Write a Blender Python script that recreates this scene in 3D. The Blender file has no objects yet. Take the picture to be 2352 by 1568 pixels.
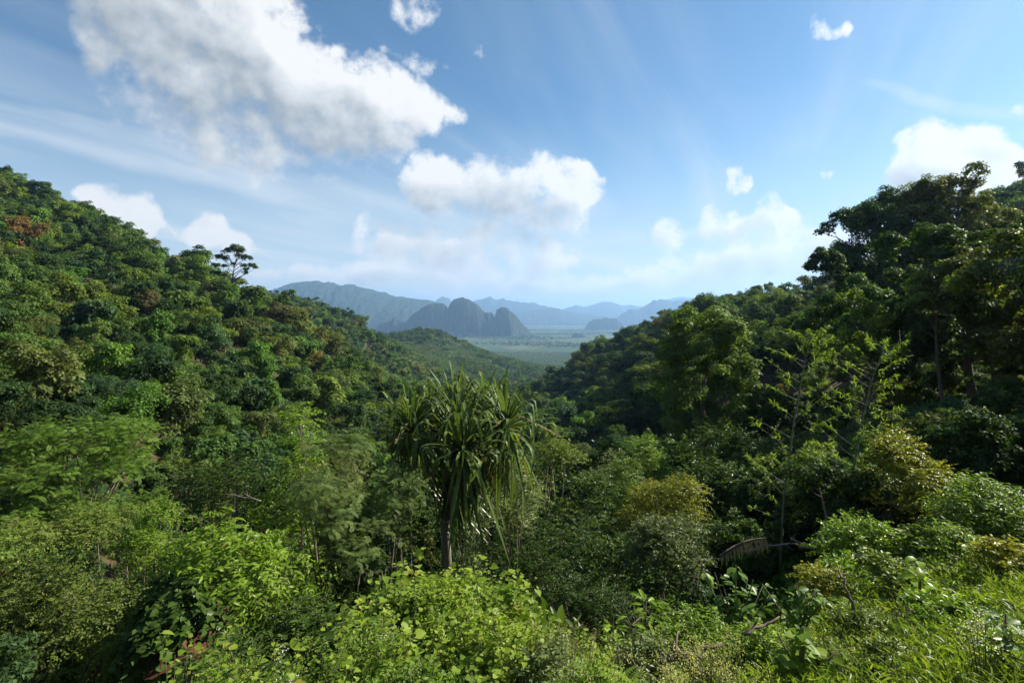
import bpy, math, random
import numpy as np

# ------------------------------------------------------------------ frame of the place
# The viewpoint is the origin in plan, 170 m above the plain. P() turns a bearing
# (as a column / row of a 2352 px wide survey sketch) and a distance into a point.
F, CX, HZ, EYE = 1176.0, 1176.0, 725.0, 170.0


def P(px, py, d):
    return np.array([(px - CX) / F * d, d, EYE + (HZ - py) / F * d])


scene = bpy.context.scene
COL = scene.collection

# ------------------------------------------------------------------ camera
cam_data = bpy.data.cameras.new("camera")
cam_data.lens = 18.0
cam_data.sensor_width = 36.0
cam_data.shift_y = -(784.0 - HZ) / 2352.0
cam_data.clip_start = 0.1
cam_data.clip_end = 80000.0
cam = bpy.data.objects.new("camera", cam_data)
COL.objects.link(cam)
cam.location = (0, 0, EYE)
cam.rotation_euler = (math.radians(90), 0, 0)
scene.camera = cam

# ------------------------------------------------------------------ render and exposure
scene.view_settings.view_transform = 'Standard'
scene.view_settings.look = 'None'
scene.view_settings.gamma = 1.0
scene.view_settings.exposure = 1.3
scene.view_settings.use_curve_mapping = False
cy = scene.cycles
cy.max_bounces = 3
cy.diffuse_bounces = 1
cy.glossy_bounces = 1
cy.transmission_bounces = 3
cy.volume_bounces = 0
cy.transparent_max_bounces = 6
cy.caustics_reflective = False
cy.caustics_refractive = False
cy.sample_clamp_direct = 1.6
cy.sample_clamp_indirect = 2.0
cy.use_adaptive_sampling = True
cy.adaptive_threshold = 0.02
cy.use_denoising = True
cy.denoiser = 'OPENIMAGEDENOISE'
cy.denoising_prefilter = 'ACCURATE'

# ------------------------------------------------------------------ sun and sky
SUN_AZ, SUN_EL = math.radians(66), math.radians(35)      # to the right of the view, high
SUN_DIR = (math.sin(SUN_AZ) * math.cos(SUN_EL), math.cos(SUN_AZ) * math.cos(SUN_EL), math.sin(SUN_EL))
sun_data = bpy.data.lights.new("sun", 'SUN')
sun_data.energy = 5.0
sun_data.angle = math.radians(0.53)
sun_data.color = (1.0, 0.93, 0.80)
sun = bpy.data.objects.new("sun", sun_data)
COL.objects.link(sun)
from mathutils import Vector, Matrix
sun.rotation_euler = Vector(SUN_DIR).to_track_quat('Z', 'Y').to_euler()
sun.location = (300, 200, EYE + 400)

world = bpy.data.worlds.new("World")
scene.world = world
world.use_nodes = True
world.cycles.sampling_method = 'MANUAL'
world.cycles.sample_map_resolution = 512


def build_sky():
    nt = world.node_tree
    N, L = nt.nodes, nt.links
    N.clear()

    def val(sock, v):
        if isinstance(v, (int, float)):
            sock.default_value = v
        elif isinstance(v, (tuple, list)):
            sock.default_value = v
        else:
            L.new(v, sock)

    def math_(op, a, b=0.0, c=0.0, clamp=False):
        n = N.new('ShaderNodeMath')
        n.operation = op
        n.use_clamp = clamp
        val(n.inputs[0], a)
        val(n.inputs[1], b)
        val(n.inputs[2], c)
        return n.outputs[0]

    def vmath(op, a, b=(0, 0, 0), c=(0, 0, 0)):
        n = N.new('ShaderNodeVectorMath')
        n.operation = op
        val(n.inputs[0], a)
        if op in ('SCALE',):
            val(n.inputs['Scale'], b)
        else:
            val(n.inputs[1], b)
            if op == 'MULTIPLY_ADD':
                val(n.inputs[2], c)
        return n.outputs['Value'] if op in ('DOT_PRODUCT', 'LENGTH') else n.outputs[0]

    def noise(vec, scale, detail, rough, lac=2.0, dist=0.0, color=False):
        n = N.new('ShaderNodeTexNoise')
        n.noise_dimensions = '3D'
        L.new(vec, n.inputs['Vector'])
        n.inputs['Scale'].default_value = scale
        n.inputs['Detail'].default_value = detail
        n.inputs['Roughness'].default_value = rough
        n.inputs['Lacunarity'].default_value = lac
        n.inputs['Distortion'].default_value = dist
        return n.outputs['Color' if color else 'Fac']

    def step(x, lo, hi, a=0.0, b=1.0):
        n = N.new('ShaderNodeMapRange')
        n.interpolation_type = 'SMOOTHSTEP'
        val(n.inputs['Value'], x)
        val(n.inputs['From Min'], lo)
        val(n.inputs['From Max'], hi)
        val(n.inputs['To Min'], a)
        val(n.inputs['To Max'], b)
        return n.outputs['Result']

    sky = N.new('ShaderNodeTexSky')
    sky.sky_type = 'NISHITA'
    sky.sun_disc = False
    sky.sun_elevation = SUN_EL
    sky.sun_rotation = SUN_AZ
    sky.altitude = 200.0
    sky.air_density = 1.0
    sky.dust_density = 0.5
    sky.ozone_density = 2.2

    tc = N.new('ShaderNodeTexCoord')
    d = vmath('NORMALIZE', tc.outputs['Generated'])
    sep = N.new('ShaderNodeSeparateXYZ')
    L.new(d, sep.inputs[0])
    az = math_('ARCTAN2', sep.outputs[0], sep.outputs[1])
    el = math_('ARCSINE', sep.outputs[2])
    comb = N.new('ShaderNodeCombineXYZ')
    L.new(az, comb.inputs[0])
    L.new(el, comb.inputs[1])
    p = comb.outputs[0]

    # direction of the light across the sky dome, for shading the clouds
    s_az, s_el = 0.80, 0.60
    warp_c = noise(d, 7.0, 3.0, 0.5, color=True)
    warp = vmath('MULTIPLY_ADD', warp_c, (0.10, 0.07, 0), (-0.05, -0.035, 0))
    pw = vmath('ADD', p, warp)

    # cumulus: bands of cloud round the sky, each a run of (bearing px, top row, bottom row, strength)
    BANDS = [
        [(-60, -120, -90, -1), (60, -180, -60, -.6), (110, -200, 10, .2), (200, -230, 140, 1.1), (330, -230, 262, 1.2), (440, -180, 320, 1.2), (560, -120, 358, 1.2), (640, -20, 360, 1.2), (700, 60, 354, 1.2),
         (740, 125, 354, 1.2), (800, 150, 370, 1.2), (880, 150, 380, 1.2), (940, 185, 348, 1.1), (1000, 218, 325, .85), (1055, 236, 292, .55), (1090, 245, 280, -.6), (1130, 240, 270, -1), (1850, 30, 80, -1), (1870, 22, 95, .25),
         (1900, 24, 92, .42), (1945, 40, 80, .15), (1982, 24, 74, .32), (2005, 35, 60, -1), (2300, 210, 260, -1), (2345, 205, 285, .1), (2600, 200, 300, .4)],
        [(-300, 420, 520, .6), (100, 430, 450, -.8), (160, 425, 455, .35), (200, 428, 490, .8), (280, 428, 535, 1), (340, 455, 540, 1), (380, 498, 525, .2), (398, 510, 550, .2), (440, 488, 568, 1), (490, 488, 572, 1),
         (540, 518, 592, .9), (600, 555, 608, .55), (660, 585, 610, .1), (690, 420, 450, -.6), (740, 375, 435, .22), (800, 400, 440, .1), (860, 400, 440, -.6), (900, 400, 440, .1), (930, 378, 470, .85), (980, 362, 492, 1),
         (1060, 366, 508, 1), (1150, 366, 522, 1), (1250, 362, 528, 1.05), (1320, 385, 532, 1), (1370, 396, 492, .75), (1410, 408, 455, .3), (1440, 415, 445, -.8), (1640, 410, 440, -.8), (1675, 385, 450, .36), (1725, 385, 446, .40),
         (1750, 400, 430, -.8), (1880, 390, 410, -.8), (1905, 380, 420, .28), (1935, 390, 410, -.8), (2005, 395, 440, -.5), (2040, 345, 450, .8), (2100, 308, 465, 1.1), (2180, 282, 475, 1.2), (2260, 282, 475, 1.2), (2330, 318, 470, 1.1), (2400, 340, 440, .8), (2600, 340, 460, .8)],
        [(-300, 560, 600, -.2), (420, 570, 620, -.8), (470, 562, 628, .6), (520, 590, 630, .1), (600, 600, 642, .1), (700, 608, 640, .4), (780, 560, 600, -.1), (830, 450, 595, .60), (900, 480, 605, .58), (980, 500, 610, .7),
         (1100, 490, 618, .8), (1220, 500, 630, .8), (1300, 545, 632, .6), (1370, 560, 620, -.4), (1480, 520, 580, -.6), (1512, 494, 598, .5), (1560, 492, 598, .52), (1592, 505, 552, .2), (1630, 470, 562, .75), (1690, 472, 580, .75),
         (1722, 488, 548, .7), (1772, 442, 552, .8), (1830, 468, 550, .65), (1862, 490, 540, -.5), (2100, 500, 560, -.4), (2600, 480, 560, .3)],
        [(-300, 620, 690, .5), (300, 630, 690, .5), (600, 600, 668, .6), (850, 588, 668, .75), (1000, 588, 680, .8), (1200, 600, 690, .75), (1400, 632, 700, .75), (1500, 598, 705, .85), (1600, 575, 705, .8), (1700, 560, 705, .85),
         (1800, 540, 705, .9), (1900, 525, 705, .9), (2000, 515, 705, .9), (2352, 560, 705, .8), (2600, 590, 700, .7)],
        [(840, -30, 20, -1), (880, -60, 50, .2), (940, -70, 110, .45), (990, -60, 70, .38), (1020, -45, 45, .1), (1040, -40, 30, -1)],
        [(840, 60, 110, -1), (880, 80, 120, .2), (930, 95, 185, .30), (1000, 140, 192, .42), (1045, 160, 195, .15), (1065, 165, 190, -1), (1080, 95, 150, -.2), (1105, 95, 150, .12), (1125, 95, 150, -1)],
    ]
    AZ_SPAN = math.radians(56)
    E_MAX, H_MAX = .75, .30

    def band_node(vec, pts):
        """strength of one band at a place in the sky"""
        cn = N.new('ShaderNodeRGBCurve')
        sx = N.new('ShaderNodeSeparateXYZ')
        L.new(vec, sx.inputs[0])
        # the same run of clouds goes on, mirrored, round the rest of the horizon
        t = math_('PINGPONG', math_('MULTIPLY_ADD', sx.outputs[0], .5 / AZ_SPAN, .5), 1.0)
        cb = N.new('ShaderNodeCombineXYZ')
        for k in range(3):
            L.new(t, cb.inputs[k])
        L.new(cb.outputs[0], cn.inputs['Color'])
        cm = cn.mapping
        cm.use_clip = False
        rows = []
        for (px, top, bot, amp) in pts:
            a0 = math.atan((px - CX) / F)
            et = math.atan((HZ - top) / F * math.cos(a0))
            eb = math.atan((HZ - bot) / F * math.cos(a0))
            rows.append((a0 / AZ_SPAN * .5 + .5, (et + eb) / 2 / E_MAX, max(et - eb, .012) / 2 / H_MAX, (amp + 1) / 2.2))
        rows = [r for r in rows if -.02 <= r[0] <= 1.02]
        rows = [(0.0, *rows[0][1:])] + [r for r in rows if .003 < r[0] < .997] + [(1.0, *rows[-1][1:])]
        for ch in range(3):
            c = cm.curves[ch]
            while len(c.points) < len(rows):
                c.points.new(.5, .5)
            for q, r in zip(c.points, rows):
                q.location = (r[0], r[1 + ch])
                q.handle_type = 'AUTO_CLAMPED'
        cm.update()
        so = N.new('ShaderNodeSeparateXYZ')
        L.new(cn.outputs[0], so.inputs[0])
        y = math_('DIVIDE', math_('MULTIPLY_ADD', so.outputs[0], -E_MAX, sx.outputs[1]), math_('MULTIPLY', so.outputs[1], H_MAX))
        amp = math_('MULTIPLY_ADD', so.outputs[2], 2.2, -1.0)
        q = math_('MULTIPLY', y, y)
        return math_('MULTIPLY_ADD', math_('MINIMUM', q, 6.0), -.75, amp)

    def field(vec, which):
        f = None
        for pts in which:
            m = band_node(vec, pts)
            f = m if f is None else math_('SMOOTH_MAX', f, m, 0.12)
        return math_('MAXIMUM', f, -1.5)

    big = noise(d, 7.0, 3.0, 0.5)
    mid = noise(d, 17.0, 4.0, 0.52)
    fine = noise(d, 30.0, 7.0, 0.60)
    mid2 = noise(vmath('ADD', d, (0.016, -0.008, 0.016)), 17.0, 3.0, 0.52)
    n_all = math_('MULTIPLY_ADD', fine, 2.0, math_('MULTIPLY_ADD', mid, 2.1, math_('MULTIPLY_ADD', big, 1.2, -2.68)))
    relief = math_('MULTIPLY', math_('SUBTRACT', mid, mid2), 0.95)
    p_sun = vmath('ADD', pw, (s_az * 0.075, s_el * 0.075, 0))

    # high thin cirrus drawn out in bands on a flat layer, thicker low in the sky
    zz = math_('MAXIMUM', math_('ADD', sep.outputs[2], 0.10), 0.02)
    cx_ = math_('DIVIDE', sep.outputs[0], zz)
    cy_ = math_('DIVIDE', sep.outputs[1], zz)
    cc = N.new('ShaderNodeCombineXYZ')
    L.new(cx_, cc.inputs[0])
    L.new(cy_, cc.inputs[1])
    mp = N.new('ShaderNodeMapping')
    mp.vector_type = 'TEXTURE'
    mp.inputs['Rotation'].default_value = (0, 0, math.radians(63))
    mp.inputs['Scale'].default_value = (2.8, 0.45, 1)
    L.new(cc.outputs[0], mp.inputs['Vector'])
    cir = noise(mp.outputs[0], 1.0, 8.0, 0.55, dist=0.5)
    cir2 = noise(cc.outputs[0], 0.55, 2.0, 0.5)
    cirrus = math_('MULTIPLY', step(cir, 0.36, 0.70), step(cir2, 0.34, 0.54))
    low = step(el, 0.42, 0.02)
    ca = math_('MULTIPLY', cirrus, math_('MULTIPLY_ADD', low, 0.60, 0.22))
    veil = step(math_('MULTIPLY_ADD', big, 0.10, el), 0.46, 0.0, 0.0, 0.92)

    # one long thin streak of cirrus reaching up to the left
    streak = band_node(vmath('MULTIPLY_ADD', warp, (.5, .5, 0), p), [(-200, 170, 280, .5), (0, 212, 318, .6), (250, 268, 385, .6), (500, 335, 445, .55), (800, 405, 520, .5), (1000, 460, 560, .3), (1250, 530, 570, -.3), (2300, 300, 340, -.8)])
    streak2 = band_node(vmath('MULTIPLY_ADD', warp, (.5, .5, 0), p), [(-200, 300, 380, -.5), (1850, 150, 230, -.6), (1980, 160, 215, .1), (2100, 180, 250, .35), (2250, 215, 270, .45), (2400, 235, 290, .5), (2700, 260, 300, .4)])
    sa = math_('MULTIPLY', math_('MULTIPLY', step(math_('MAXIMUM', streak, streak2), -.25, .6), step(cir, .25, .62)), .62)
    ca = math_('MAXIMUM', ca, sa)
    bg_sky = N.new('ShaderNodeBackground')
    L.new(vmath('MULTIPLY', sky.outputs[0], SKY_TINT), bg_sky.inputs['Color'])
    bg_sky.inputs['Strength'].default_value = SKY_STRENGTH
    bg_c = N.new('ShaderNodeBackground')
    bg_c.inputs['Color'].default_value = VEIL_COLOR
    bg_w = N.new('ShaderNodeBackground')
    bg_w.inputs['Color'].default_value = (0.80, 0.86, 0.90, 1)
    bg_w.inputs['Strength'].default_value = CLOUD_STRENGTH
    bg_c.inputs['Strength'].default_value = CLOUD_STRENGTH

    def mix(fac, s1, s2):
        m = N.new('ShaderNodeMixShader')
        val(m.inputs[0], fac)
        L.new(s1, m.inputs[1])
        L.new(s2, m.inputs[2])
        return m.outputs[0]

    clear = mix(ca, mix(veil, bg_sky.outputs[0], bg_c.outputs[0]), bg_w.outputs[0])

    f0 = field(pw, BANDS)
    dens = math_('ADD', f0, n_all)
    # self-shadow: how much cloud lies towards the sun, and small relief
    shadow = step(math_('MULTIPLY_ADD', big, 0.6, field(p_sun, BANDS[:2])), 0.2, 1.6)
    p_low = vmath('ADD', pw, (s_az * 0.03, s_el * 0.03, 0))
    shadow_low = math_('MULTIPLY', step(math_('MULTIPLY_ADD', mid, 1.4, field(p_low, BANDS[2:4])), 0.7, 1.9), .75)
    shadow = math_('MAXIMUM', shadow, shadow_low)
    alpha = step(dens, -0.10, math_('MULTIPLY_ADD', shadow, 0.45, 0.72))
    lit = math_('ADD', math_('MULTIPLY_ADD', shadow, -0.74, 1.04), relief)
    thin = step(dens, 0.1, 0.9)
    lit = math_('ADD', lit, math_('MULTIPLY_ADD', thin, -0.10, 0.10))
    ramp = N.new('ShaderNodeValToRGB')
    L.new(lit, ramp.inputs[0])
    ramp.color_ramp.elements[0].position = 0.2
    ramp.color_ramp.elements[0].color = (0.40, 0.45, 0.49, 1)
    ramp.color_ramp.elements[1].position = 1.0
    ramp.color_ramp.elements[1].color = (0.95, 0.96, 0.96, 1)
    e2 = ramp.color_ramp.elements.new(0.62)
    e2.color = (0.72, 0.755, 0.78, 1)
    bg_k = N.new('ShaderNodeBackground')
    L.new(ramp.outputs[0], bg_k.inputs['Color'])
    bg_k.inputs['Strength'].default_value = CLOUD_STRENGTH
    upper = mix(alpha, clear, bg_k.outputs[0])
    whole = mix(math_('GREATER_THAN', el, -.02), bg_c.outputs[0], upper)
    out = N.new('ShaderNodeOutputWorld')
    L.new(whole, out.inputs['Surface'])


SKY_STRENGTH = 0.050
CLOUD_STRENGTH = 0.42
SKY_TINT = (0.67, 0.96, 1.06)
VEIL_COLOR = (0.70, 0.81, 0.89, 1)
build_sky()

# ================================================================== helpers
RNG = np.random.default_rng(11)


def mesh_from(name, verts, faces_flat, counts, mat, var=None, smooth=False):
    """One mesh from flat arrays. faces_flat: vertex ids; counts: corners per face; var: one value per face."""
    me = bpy.data.meshes.new(name)
    nv, nl, nf = len(verts), len(faces_flat), len(counts)
    me.vertices.add(nv)
    me.vertices.foreach_set('co', np.asarray(verts, np.float32).ravel())
    me.loops.add(nl)
    me.loops.foreach_set('vertex_index', np.asarray(faces_flat, np.int32))
    me.polygons.add(nf)
    counts = np.asarray(counts, np.int32)
    starts = np.concatenate([[0], np.cumsum(counts)[:-1]]).astype(np.int32)
    me.polygons.foreach_set('loop_start', starts)
    me.polygons.foreach_set('loop_total', counts)
    if smooth:
        me.polygons.foreach_set('use_smooth', np.ones(nf, bool))
    if var is not None:
        at = me.attributes.new('v', 'FLOAT', 'FACE')
        at.data.foreach_set('value', np.asarray(var, np.float32))
    me.update(calc_edges=True)
    if mat is not None:
        me.materials.append(mat)
    return me


class Geo:
    """Collects pieces for one mesh."""

    def __init__(self):
        self.v, self.f, self.c, self.var, self.n = [], [], [], [], 0

    def add(self, verts, faces_flat, counts, var):
        self.v.append(np.asarray(verts, np.float64))
        self.f.append(np.asarray(faces_flat, np.int64) + self.n)
        self.c.append(np.asarray(counts, np.int64))
        self.var.append(np.broadcast_to(np.asarray(var, np.float64), (len(counts),)))
        self.n += len(verts)

    def build(self, name, mat, smooth=False):
        return mesh_from(name, np.concatenate(self.v), np.concatenate(self.f), np.concatenate(self.c), mat,
                         np.concatenate(self.var), smooth)

    def tube(self, pts, radii, n=6, var=0.5):
        pts = np.asarray(pts, float)
        radii = np.asarray(radii, float)
        t = np.gradient(pts, axis=0)
        t /= np.linalg.norm(t, axis=1, keepdims=True) + 1e-9
        ref = np.array([0.31, 0.86, 0.12]) if abs(t[0][2]) > 0.7 else np.array([0., 0., 1.])
        a = np.cross(t, ref)
        a /= np.linalg.norm(a, axis=1, keepdims=True) + 1e-9
        b = np.cross(t, a)
        ang = np.arange(n) * 2 * np.pi / n
        ring = (np.cos(ang)[None, :, None] * a[:, None] + np.sin(ang)[None, :, None] * b[:, None]) * radii[:, None, None] + pts[:, None]
        k = len(pts)
        i = np.arange(k - 1)[:, None] * n
        j = np.arange(n)[None]
        j2 = (j + 1) % n
        q = np.stack([i + j, i + j2, i + n + j2, i + n + j], -1).reshape(-1, 4)
        caps = np.concatenate([np.arange(n)[::-1], (k - 1) * n + np.arange(n)])
        self.add(ring.reshape(-1, 3), np.concatenate([q.ravel(), caps]), [4] * len(q) + [n, n], var)

    def stamp(self, tmpl, pos, axis, normal, size, var, width=None):
        """Copies a leaf template (verts, flat faces, counts) to every position."""
        tv, tf, tcnt = tmpl
        n = len(pos)
        if n == 0:
            return
        ax = axis / (np.linalg.norm(axis, axis=1, keepdims=True) + 1e-9)
        y = np.cross(normal, ax)
        y /= np.linalg.norm(y, axis=1, keepdims=True) + 1e-9
        z = np.cross(ax, y)
        size = np.broadcast_to(np.asarray(size, float), (n,))
        wid = size if width is None else np.broadcast_to(np.asarray(width, float), (n,))
        V = (tv[None, :, 0, None] * ax[:, None] * size[:, None, None] + tv[None, :, 1, None] * y[:, None] * wid[:, None, None]
             + tv[None, :, 2, None] * z[:, None] * size[:, None, None] + pos[:, None])
        k = len(tv)
        ff = (tf[None] + (np.arange(n) * k)[:, None]).ravel()
        self.add(V.reshape(-1, 3), ff, np.tile(tcnt, n), np.repeat(np.broadcast_to(np.asarray(var, float), (n,)), len(tcnt)))


def T(verts, faces):
    return (np.array(verts, float), np.array([i for f in faces for i in f]), np.array([len(f) for f in faces]))


# leaf templates, along +x, up +z, unit length
LEAF_RHOMB = T([(0, 0, 0), (.45, .30, .06), (1, 0, -.08), (.45, -.30, .06)], [(0, 2, 1), (0, 3, 2)])
LEAF_LANCE = T([(0, 0, 0), (.30, .15, .05), (.68, .13, .02), (1, 0, -.16), (.68, -.13, .02), (.30, -.15, .05), (.35, 0, 0), (.70, 0, -.03)],
               [(0, 6, 1), (1, 6, 7, 2), (2, 7, 3), (0, 5, 6), (5, 4, 7, 6), (4, 3, 7)])
LEAF_OVAL = T([(0, 0, 0), (.22, .21, .05), (.55, .25, .04), (.84, .13, -.02), (1, 0, -.12), (.84, -.13, -.02), (.55, -.25, .04), (.22, -.21, .05), (.5, 0, -.01)],
              [(0, 8, 2, 1), (2, 8, 4, 3), (0, 7, 6, 8), (6, 5, 4, 8)])
LEAF_HEART = T([(0, 0, 0), (-.10, .20, .03), (.02, .40, .06), (.28, .46, .06), (.58, .32, .02), (.82, .14, -.04), (1, 0, -.12),
                (.82, -.14, -.04), (.58, -.32, .02), (.28, -.46, .06), (.02, -.40, .06), (-.10, -.20, .03), (.32, 0, -.02), (.66, 0, -.05)],
               [(0, 12, 2, 1), (2, 12, 3), (3, 12, 13, 4), (4, 13, 5), (5, 13, 6), (0, 11, 10, 12), (10, 9, 12), (9, 8, 13, 12), (8, 7, 13), (7, 6, 13)])
LEAF_BIG = T([(0, 0, 0), (.15, .16, .05), (.40, .24, .07), (.70, .18, .0), (1, 0, -.25), (.70, -.18, .0), (.40, -.24, .07), (.15, -.16, .05), (.2, 0, .0), (.45, 0, .015), (.72, 0, -.05)],
             [(0, 8, 1), (1, 8, 9, 2), (2, 9, 10, 3), (3, 10, 4), (0, 7, 8), (7, 6, 9, 8), (6, 5, 10, 9), (5, 4, 10)])
BLADE = T([(0, .018, 0), (0, -.018, 0), (.4, .022, .05), (.4, -.022, .05), (.75, .014, .0), (.75, -.014, .0), (1, 0, -.16)],
          [(0, 1, 3, 2), (2, 3, 5, 4), (4, 5, 6)])


def frond_template(pairs=9, leaf=.34, droop=.25, wide=.11, sweep=.5, pinch=True):
    vs, fs = [], []

    def z_at(x):
        return .10 * x - droop * x * x
    # rachis
    for i in range(4):
        x = i / 3
        vs += [(x, .008, z_at(x)), (x, -.008, z_at(x))]
        if i:
            b = 2 * i
            fs.append((b - 2, b - 1, b + 1, b))
    for k in range(pairs):
        x = .14 + .86 * k / (pairs - 1) * .97
        L = leaf * ((math.sin(math.pi * (0.12 + .80 * (k + .5) / pairs)) ** .6) if pinch else (1.05 - .65 * k / pairs))
        for s in (1, -1):
            b = len(vs)
            z0 = z_at(x)
            vs.extend([(x, 0, z0), (x + sweep * L * .5 - wide * .5, s * L * .55, z0 + .03), (x + sweep * L, s * L, z0 - .05), (x + sweep * L * .5 + wide * .6, s * L * .5, z0 + .0)])
            fs.append((b, b + 1, b + 2, b + 3) if s < 0 else (b, b + 3, b + 2, b + 1))
    return T(vs, fs)


FROND = frond_template(11, leaf=.30, droop=.45, wide=.045, sweep=.45)
FROND_FINE = frond_template(12, leaf=.26, droop=.35, wide=.07, sweep=.35)
FROND_FERN = frond_template(16, leaf=.30, droop=.45, wide=.07, sweep=.25, pinch=False)


def unit(n, rng):
    v = rng.normal(size=(n, 3))
    return v / np.linalg.norm(v, axis=1, keepdims=True)


# ------------------------------------------------------------------ materials
MATS = {}


def leaf_material(name, dark, light, trans=.35, gloss=.06, rough=.38, hue_var=.5, tip=None):
    """Two-sided leaf: diffuse + light through the blade + a waxy gloss. Colour runs dark..light over the leaves and trees."""
    if name in MATS:
        return MATS[name]
    m = bpy.data.materials.new(name)
    m.use_nodes = True
    nt = m.node_tree
    N, L = nt.nodes, nt.links
    N.clear()
    at = N.new('ShaderNodeAttribute')
    at.attribute_name = 'v'
    oi = N.new('ShaderNodeObjectInfo')
    add = N.new('ShaderNodeMath')
    add.operation = 'MULTIPLY_ADD'
    L.new(oi.outputs['Random'], add.inputs[0])
    add.inputs[1].default_value = hue_var
    sub = N.new('ShaderNodeMath')
    sub.operation = 'SUBTRACT'
    L.new(at.outputs['Fac'], sub.inputs[0])
    sub.inputs[1].default_value = hue_var / 2
    L.new(sub.outputs[0], add.inputs[2])
    rp = N.new('ShaderNodeValToRGB')
    L.new(add.outputs[0], rp.inputs[0])
    rp.color_ramp.elements[0].position = 0.05
    rp.color_ramp.elements[0].color = (*dark, 1)
    rp.color_ramp.elements[1].position = 0.85
    rp.color_ramp.elements[1].color = (*light, 1)
    if tip:
        e = rp.color_ramp.elements.new(0.97)
        e.color = (*tip, 1)
    dif = N.new('ShaderNodeBsdfDiffuse')
    L.new(rp.outputs[0], dif.inputs['Color'])
    tr = N.new('ShaderNodeBsdfTranslucent')
    mul = N.new('ShaderNodeMix')
    mul.data_type = 'RGBA'
    mul.blend_type = 'MULTIPLY'
    mul.inputs[0].default_value = 1.0
    L.new(rp.outputs[0], mul.inputs[6])
    mul.inputs[7].default_value = (1.40, 1.50, .50, 1)
    L.new(mul.outputs[2], tr.inputs['Color'])
    mx = N.new('ShaderNodeMixShader')
    mx.inputs[0].default_value = trans
    L.new(dif.outputs[0], mx.inputs[1])
    L.new(tr.outputs[0], mx.inputs[2])
    gl = N.new('ShaderNodeBsdfGlossy')
    gl.inputs['Color'].default_value = (1, 1, 1, 1)
    gl.inputs['Roughness'].default_value = rough
    mg = N.new('ShaderNodeMixShader')
    lw = N.new('ShaderNodeFresnel')
    lw.inputs['IOR'].default_value = 1.35
    gm = N.new('ShaderNodeMath')
    gm.operation = 'MULTIPLY'
    gm.use_clamp = True
    L.new(lw.outputs[0], gm.inputs[0])
    gm.inputs[1].default_value = gloss * 5
    cap = N.new('ShaderNodeMath')
    cap.operation = 'MINIMUM'
    L.new(gm.outputs[0], cap.inputs[0])
    cap.inputs[1].default_value = .045
    L.new(cap.outputs[0], mg.inputs[0])
    L.new(mx.outputs[0], mg.inputs[1])
    L.new(gl.outputs[0], mg.inputs[2])
    out = N.new('ShaderNodeOutputMaterial')
    L.new(mg.outputs[0], out.inputs['Surface'])
    MATS[name] = m
    return m


def plain_material(name, c1, c2, scale=8.0, rough=.85, bump=0.0, detail=6.0, stretch=(1, 1, 1), spec=.2):
    if name in MATS:
        return MATS[name]
    m = bpy.data.materials.new(name)
    m.use_nodes = True
    nt = m.node_tree
    N, L = nt.nodes, nt.links
    bs = N['Principled BSDF']
    tc = N.new('ShaderNodeTexCoord')
    mp = N.new('ShaderNodeMapping')
    mp.inputs['Scale'].default_value = stretch
    L.new(tc.outputs['Object'], mp.inputs['Vector'])
    nz = N.new('ShaderNodeTexNoise')
    nz.inputs['Scale'].default_value = scale
    nz.inputs['Detail'].default_value = detail
    nz.inputs['Roughness'].default_value = .65
    L.new(mp.outputs[0], nz.inputs['Vector'])
    rp = N.new('ShaderNodeValToRGB')
    rp.color_ramp.elements[0].position = .32
    rp.color_ramp.elements[0].color = (*c1, 1)
    rp.color_ramp.elements[1].position = .68
    rp.color_ramp.elements[1].color = (*c2, 1)
    L.new(nz.outputs['Fac'], rp.inputs[0])
    L.new(rp.outputs[0], bs.inputs['Base Color'])
    bs.inputs['Roughness'].default_value = rough
    bs.inputs['Specular IOR Level'].default_value = spec
    if bump:
        bp = N.new('ShaderNodeBump')
        bp.inputs['Strength'].default_value = bump
        bp.inputs['Distance'].default_value = .02
        L.new(nz.outputs['Fac'], bp.inputs['Height'])
        L.new(bp.outputs[0], bs.inputs['Normal'])
    MATS[name] = m
    return m


BARK = plain_material('bark_grey_brown', (.055, .042, .032), (.16, .125, .095), 6, .9, .5, stretch=(1, 1, .25))
BARK_PALE = plain_material('bark_pale', (.11, .095, .075), (.26, .23, .19), 7, .85, .4, stretch=(1, 1, .3))
DEADWOOD = plain_material('dead_wood', (.07, .05, .036), (.17, .13, .095), 5, .9, .4, stretch=(1, 1, .2))
STEM = plain_material('green_brown_stem', (.05, .065, .025), (.14, .12, .06), 9, .7, .2)
SOIL = plain_material('soil', (.045, .030, .020), (.115, .075, .045), 1.3, .95, .6)
RED_SOIL = plain_material('red_soil', (.045, .018, .011), (.12, .048, .026), 2.5, .95, .6)

# ------------------------------------------------------------------ objects
USED = {}


def link(name, mesh, parent=None, loc=None, rot=None, scale=None):
    o = bpy.data.objects.new(name, mesh)
    COL.objects.link(o)
    if parent is not None:
        o.parent = parent
    if loc is not None:
        o.location = loc
    if rot is not None:
        o.rotation_euler = rot
    if scale is not None:
        o.scale = scale
    return o


def tag(o, label=None, cat=None, group=None, kind=None):
    if label:
        o['label'] = label
    if cat:
        o['category'] = cat
    if group:
        o['group'] = group
    if kind:
        o['kind'] = kind
    return o


def thing(name, label, cat, loc, rotz=0.0, scale=1.0, group=None):
    o = link(name, None, None, loc, (0, 0, rotz), (scale,) * 3 if isinstance(scale, (int, float)) else scale)
    o.empty_display_size = .2
    return tag(o, label, cat, group)

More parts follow.
